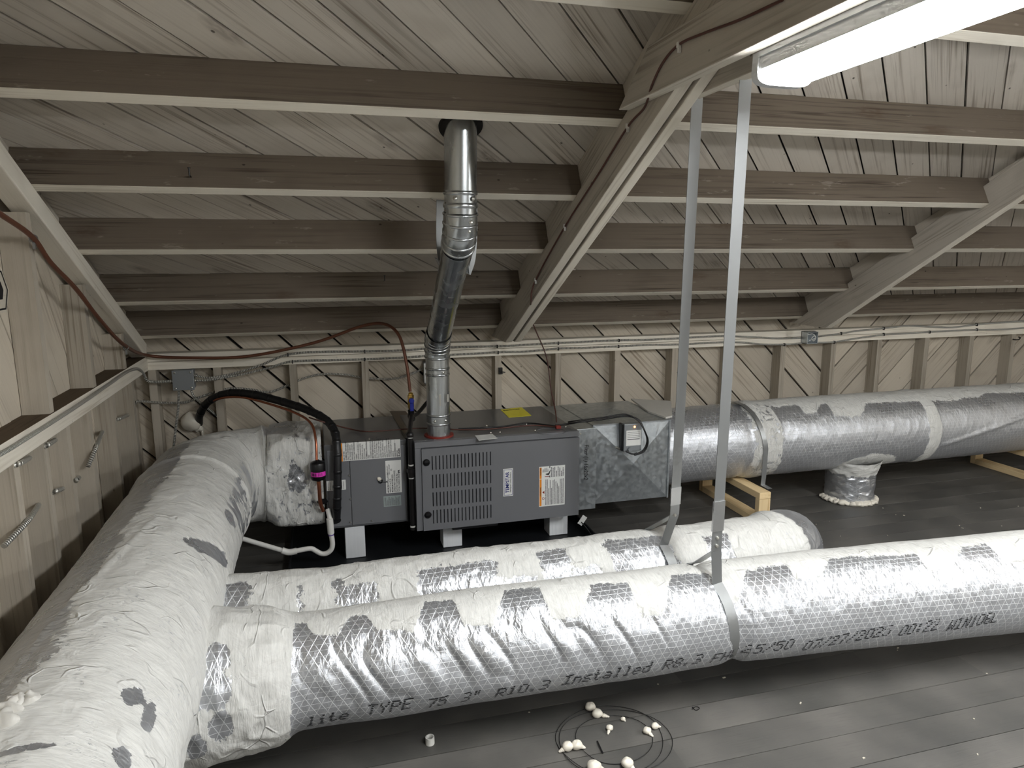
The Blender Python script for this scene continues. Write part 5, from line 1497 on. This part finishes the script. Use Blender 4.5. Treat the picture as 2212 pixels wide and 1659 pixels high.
m.build('connectors', 'steel', jb, 40)['kind'] = 'stuff'
ob = thing('wiring_box', 'open metal wiring box with a loop of white wire on the wall plate', 'electrical box', aty(1752, 745, 4.10))
x0, x1, z0, z1 = rect(1741, 716, 1766, 743, 4.11)
m = MB()
for a in ((x0, x0 + .003, 4.10, 4.165, z0, z1), (x1 - .003, x1, 4.10, 4.165, z0, z1), (x0, x1, 4.10, 4.165, z0, z0 + .003), (x0, x1, 4.10, 4.165, z1 - .003, z1), (x0, x1, 4.160, 4.165, z0, z1)): m.box(*a)
m.build('box', 'galv', ob)
xm, zm = (x0 + x1) / 2 + 0.01, (z0 + z1) / 2
tube('wire_loop', [(xm - .03, 4.13, zm + .02), (xm, 4.115, zm + .025), (xm + .022, 4.11, zm), (xm + .005, 4.108, zm - .022), (xm - .012, 4.108, zm - .006), (xm + .004, 4.106, zm + .012), (xm + .016, 4.105, zm - .004), (xm - .02, 4.12, zm - .02)], 0.0028, 'pvc', ob, 8, 8)
sb = thing('switch_box', 'small box on the wall half hidden behind the flue', 'electrical box', aty(922, 830, 4.2))
p0, p1 = aty(916, 783, 4.20), aty(944, 828, 4.20)
bevel(MB().box(p0.x, p1.x, 4.19, 4.255, p1.z, p0.z).build('box', 'box_grey', sb), 0.003)
MB().box(p0.x - 0.004, p1.x, 4.182, 4.19, p1.z + 0.01, p0.z - 0.004).build('plate', 'white_lbl', sb)
# wall foam around the line set
wf = thing('wall_foam', 'cream foam blob sealing the hose hole in the back wall', 'foam', aty(415, 925, 4.24))
p = aty(414, 910, 4.225); MB().blob((p.x, 4.225, p.z), 0.056, 0.045, 0.056, 4, 12, 0.08).build('foam_blob', 'foam', wf, 60)
p = aty(428, 925, 4.235); m = MB().blob((p.x, 4.24, p.z), 0.03, 0.02, 0.02, 6, 10, 0.2); p = aty(437, 935, 4.24); m.blob((p.x, 4.245, p.z), 0.009, 0.010, 0.03, 7, 8, 0.15); m.build('foam_drip', 'foam', wf, 60)

# pvc condensate drain with trap
dr = thing('drain_pipe', 'white plastic drain pipe with a trap below the coil cabinet', 'drain pipe', aty(712, 1190, 3.46))
yy = 3.46
tube('stub', [aty(708, 1100, 3.49), aty(713, 1122, yy)], 0.0115, 'pvc', dr, 14, raw=True)
tube('coupling', [aty(712, 1120, yy), aty(715, 1152, yy)], 0.0165, 'pvc', dr, 16, raw=True)
tube('trap', [aty(715, 1152, yy), aty(718, 1172, yy), aty(716, 1186, yy), aty(706, 1195, yy), aty(694, 1196, yy), aty(682, 1190, yy), aty(670, 1185, yy), aty(640, 1190, yy)], 0.0125, 'pvc', dr, 16, 8)
tube('elbow', [aty(641, 1190, yy), aty(624, 1193, yy), aty(609, 1189, yy)], 0.0160, 'pvc', dr, 16, 6)
tube('run', [aty(612, 1190, yy), aty(525, 1164, 3.50), aty(480, 1150, 3.52)], 0.0120, 'pvc', dr, 14, 4)
m = MB()
for a, b in (((715, 1154), (715.4, 1157)), ((640.5, 1190), (639, 1190.2))):
    p, q = aty(*a, yy), aty(*b, yy); d = (q - p).normalized(); m.cyl(p, p + d * 0.005, 0.0142, 14)
m.build('primer_band', 'purple', dr)

# ------------------------------------------------------------------ small things
tag(MB().ring(atz(929, 1606, 0.0), atz(929, 1606, 0.0) + Vector((0, 0, 0.024)), 0.011, 0.0145, 24).build('pipe_offcut', 'pvc', smooth=40), 'small white ring offcut of plastic pipe on the dark floor', 'pipe offcut')
drips = [((1275, 1526), 0.017, 'farthest foam drip in the shade of the lettered duct', (0.020, -0.02)), ((1290, 1541), 0.017, 'foam drip with a tail just in front of the farthest one', (0.03, -0.012)), ((1346, 1553), 0.0075, 'smallest foam drip beside the plank joint', (0.004, -0.006)),
         ((1317, 1572), 0.011, 'curled foam drip in the middle of the wire ring', (-0.012, -0.016)), ((1398, 1578), 0.013, 'foam drip hanging on the inner wire at the right', (0.008, -0.018)), ((1415, 1568), 0.012, 'lumpy foam drip on the outer wire at the right', (0.016, 0.0)),
         ((1226, 1612), 0.017, 'foam drip with a brown tip at the left of the wire ring', (-0.024, -0.004)), ((1246, 1609), 0.017, 'round foam drip touching its twin at the left of the wire ring', (0.02, -0.006)), ((1283, 1656), 0.021, 'big foam drip at the picture bottom left of its mate', (0.024, -0.002)),
         ((1355, 1648), 0.018, 'cracked foam drip near the picture bottom on the right', (0.012, -0.016))]
for k, ((px, py), r_, lab, tl) in enumerate(drips):
    p = atz(px, py, r_ * 0.8)
    m = MB().blob((p.x, p.y, r_ * 0.82), r_ * 1.08, r_, r_ * 0.85, 200 + k, 10, 0.07)
    for j in range(3): m.blob((p.x + tl[0] * (0.7 + 0.22 * j), p.y + tl[1] * (0.7 + 0.22 * j), r_ * (0.42 - 0.09 * j)), r_ * (0.5 - 0.1 * j), r_ * (0.45 - 0.1 * j), r_ * (0.4 - 0.1 * j), 300 + k + j, 7, 0.05)
    tag(m.build('foam_drip', 'foam', smooth=60), lab, 'foam drip', 'foam drips on the floor')
ringc = atz(1318, 1596, 0)
for k, (cx_, cy_, rx, ry, lab) in enumerate(((0.0, 0.0, 0.175, 0.165, 'outer loop of thin black wire on the floor'), (0.012, -0.004, 0.125, 0.118, 'inner loop of thin black wire on the floor'), (0.01, -0.012, 0.185, 0.16, 'widest loop of thin black wire on the floor'))):
    P2 = [(ringc.x + cx_ + rx * math.cos(q) * (1 + 0.03 * math.sin(3 * q + k)), ringc.y + cy_ + ry * math.sin(q) * (1 + 0.04 * math.sin(2 * q + k)), 0.003 + 0.0015 * math.sin(4 * q)) for q in [2 * math.pi * i / 26 for i in range(27)]]
    tag(tube('wire_loop', P2, 0.0011, 'wire', None, 6, 4), lab, 'wire', 'loops of wire on the floor')
a, b = atz(1290, 1601, 0.004), atz(1302, 1627, 0.004)
tag(MB().beam(a, b, (0, 0, 1), 0.004, 0.003).build('black_stick', 'wire'), 'thin black stick lying inside the wire loops', 'stick')
tag(tube('wire_scrap', [atz(1495, 1532, 0.003), atz(1503, 1526, 0.003), atz(1511, 1530, 0.003), atz(1503, 1534, 0.003), atz(1495, 1527, 0.003)], 0.0012, 'wire', None, 6, 5), 'tiny curl of black wire on the floor planks', 'wire')
rnd = random.Random(77); m = MB()
for k in range(110):
    x, y = rnd.uniform(0.6, 4.2), rnd.uniform(1.25, 3.4)
    s_ = rnd.uniform(0.0008, 0.0026); q = rnd.uniform(0, 3.1)
    dx, dy = Vector((math.cos(q), math.sin(q), 0)) * s_ * rnd.uniform(1, 2.4), Vector((-math.sin(q), math.cos(q), 0)) * s_
    m.obox((x, y, 0.0016), dx, dy, (0, 0, 0.0012))
tag(m.build('floor_debris', plain('pale_crumbs', srgb(205, 198, 182), 0.8)), 'pale crumbs scattered over the dark floor', 'debris', None, 'stuff')
# nails in the purlins, hooks, wall nails
for px, py, Y, lab in ((411, 375, 2.74, 'bent nail in the fourth lowest purlin near the gable wall'), (830, 602, 3.62, 'bent nail in the second lowest purlin left of the flue')):
    p = aty(px, py, Y); m = MB().cyl((p.x, Y + 0.03, p.z - 0.012), (p.x, Y - 0.02, p.z - 0.008), 0.0025, 8); m.cyl((p.x, Y - 0.02, p.z - 0.01), (p.x, Y - 0.022, p.z + 0.016), 0.0028, 8); m.cyl((p.x, Y - 0.022, p.z + 0.015), (p.x, Y - 0.022, p.z + 0.018), 0.005, 8)
    tag(m.build('nail', 'wire'), lab, 'nail', 'nails in the purlins')
p = aty(1081, 800, 4.165); hk = thing('wall_hook', 'small iron latch on the stud above the yellow label', 'hook', p)
m = MB().box(p.x - 0.012, p.x + 0.010, 4.150, 4.169, p.z - 0.022, p.z + 0.018); m.build('latch_plate', 'iron', hk); MB().cyl((p.x - 0.005, 4.145, p.z - 0.004), (p.x + 0.024, 4.14, p.z - 0.010), 0.003, 8).build('latch_pin', 'iron', hk)
p = aty(2196, 732, 4.15); tag(tube('wall_hook', [p + Vector((-0.012, 0.02, -0.004)), p + Vector((-0.01, -0.01, -0.006)), p + Vector((0.004, -0.02, 0)), p + Vector((0.014, -0.015, 0.012)), p + Vector((0.016, 0.0, 0.014))], 0.004, 'iron', None, 8, 6), 'bent iron hook on the last stud at the frame edge', 'hook')
# hexagonal plate at the left frame edge
pc_ = atx(-8, 628, -0.90); hx = thing('hexagon_plate', 'pale hexagon plate with black outline hung at the left frame edge', 'sign', pc_)
def hexpts(r, x): return [(x, pc_.y + r * math.cos(R(60 * k)) * 0.9, pc_.z + r * math.sin(R(60 * k))) for k in range(6)]
m = MB(); A_, B_ = hexpts(0.075, -0.893), hexpts(0.075, -0.90); m.v = A_ + B_; m.f = [tuple(range(6)), tuple(range(6, 12))[::-1]] + [(i, i + 6, (i + 1) % 6 + 6, (i + 1) % 6) for i in range(6)]; m.mi = [0] * 8
m.build('plate', plain('cream_plate', srgb(196, 188, 172), 0.6), hx)
m = MB(); A_, B_ = hexpts(0.066, -0.8915), hexpts(0.060, -0.8915)
for i in range(6): m.quad([A_[i], A_[(i + 1) % 6], B_[(i + 1) % 6], B_[i]])
m.build('outline', 'ink', hx)
m = MB(); A_ = hexpts(0.03, -0.8915); m.quad(A_); m.build('centre_mark', 'ink', hx)

bpy.data.objects.remove(_txo)
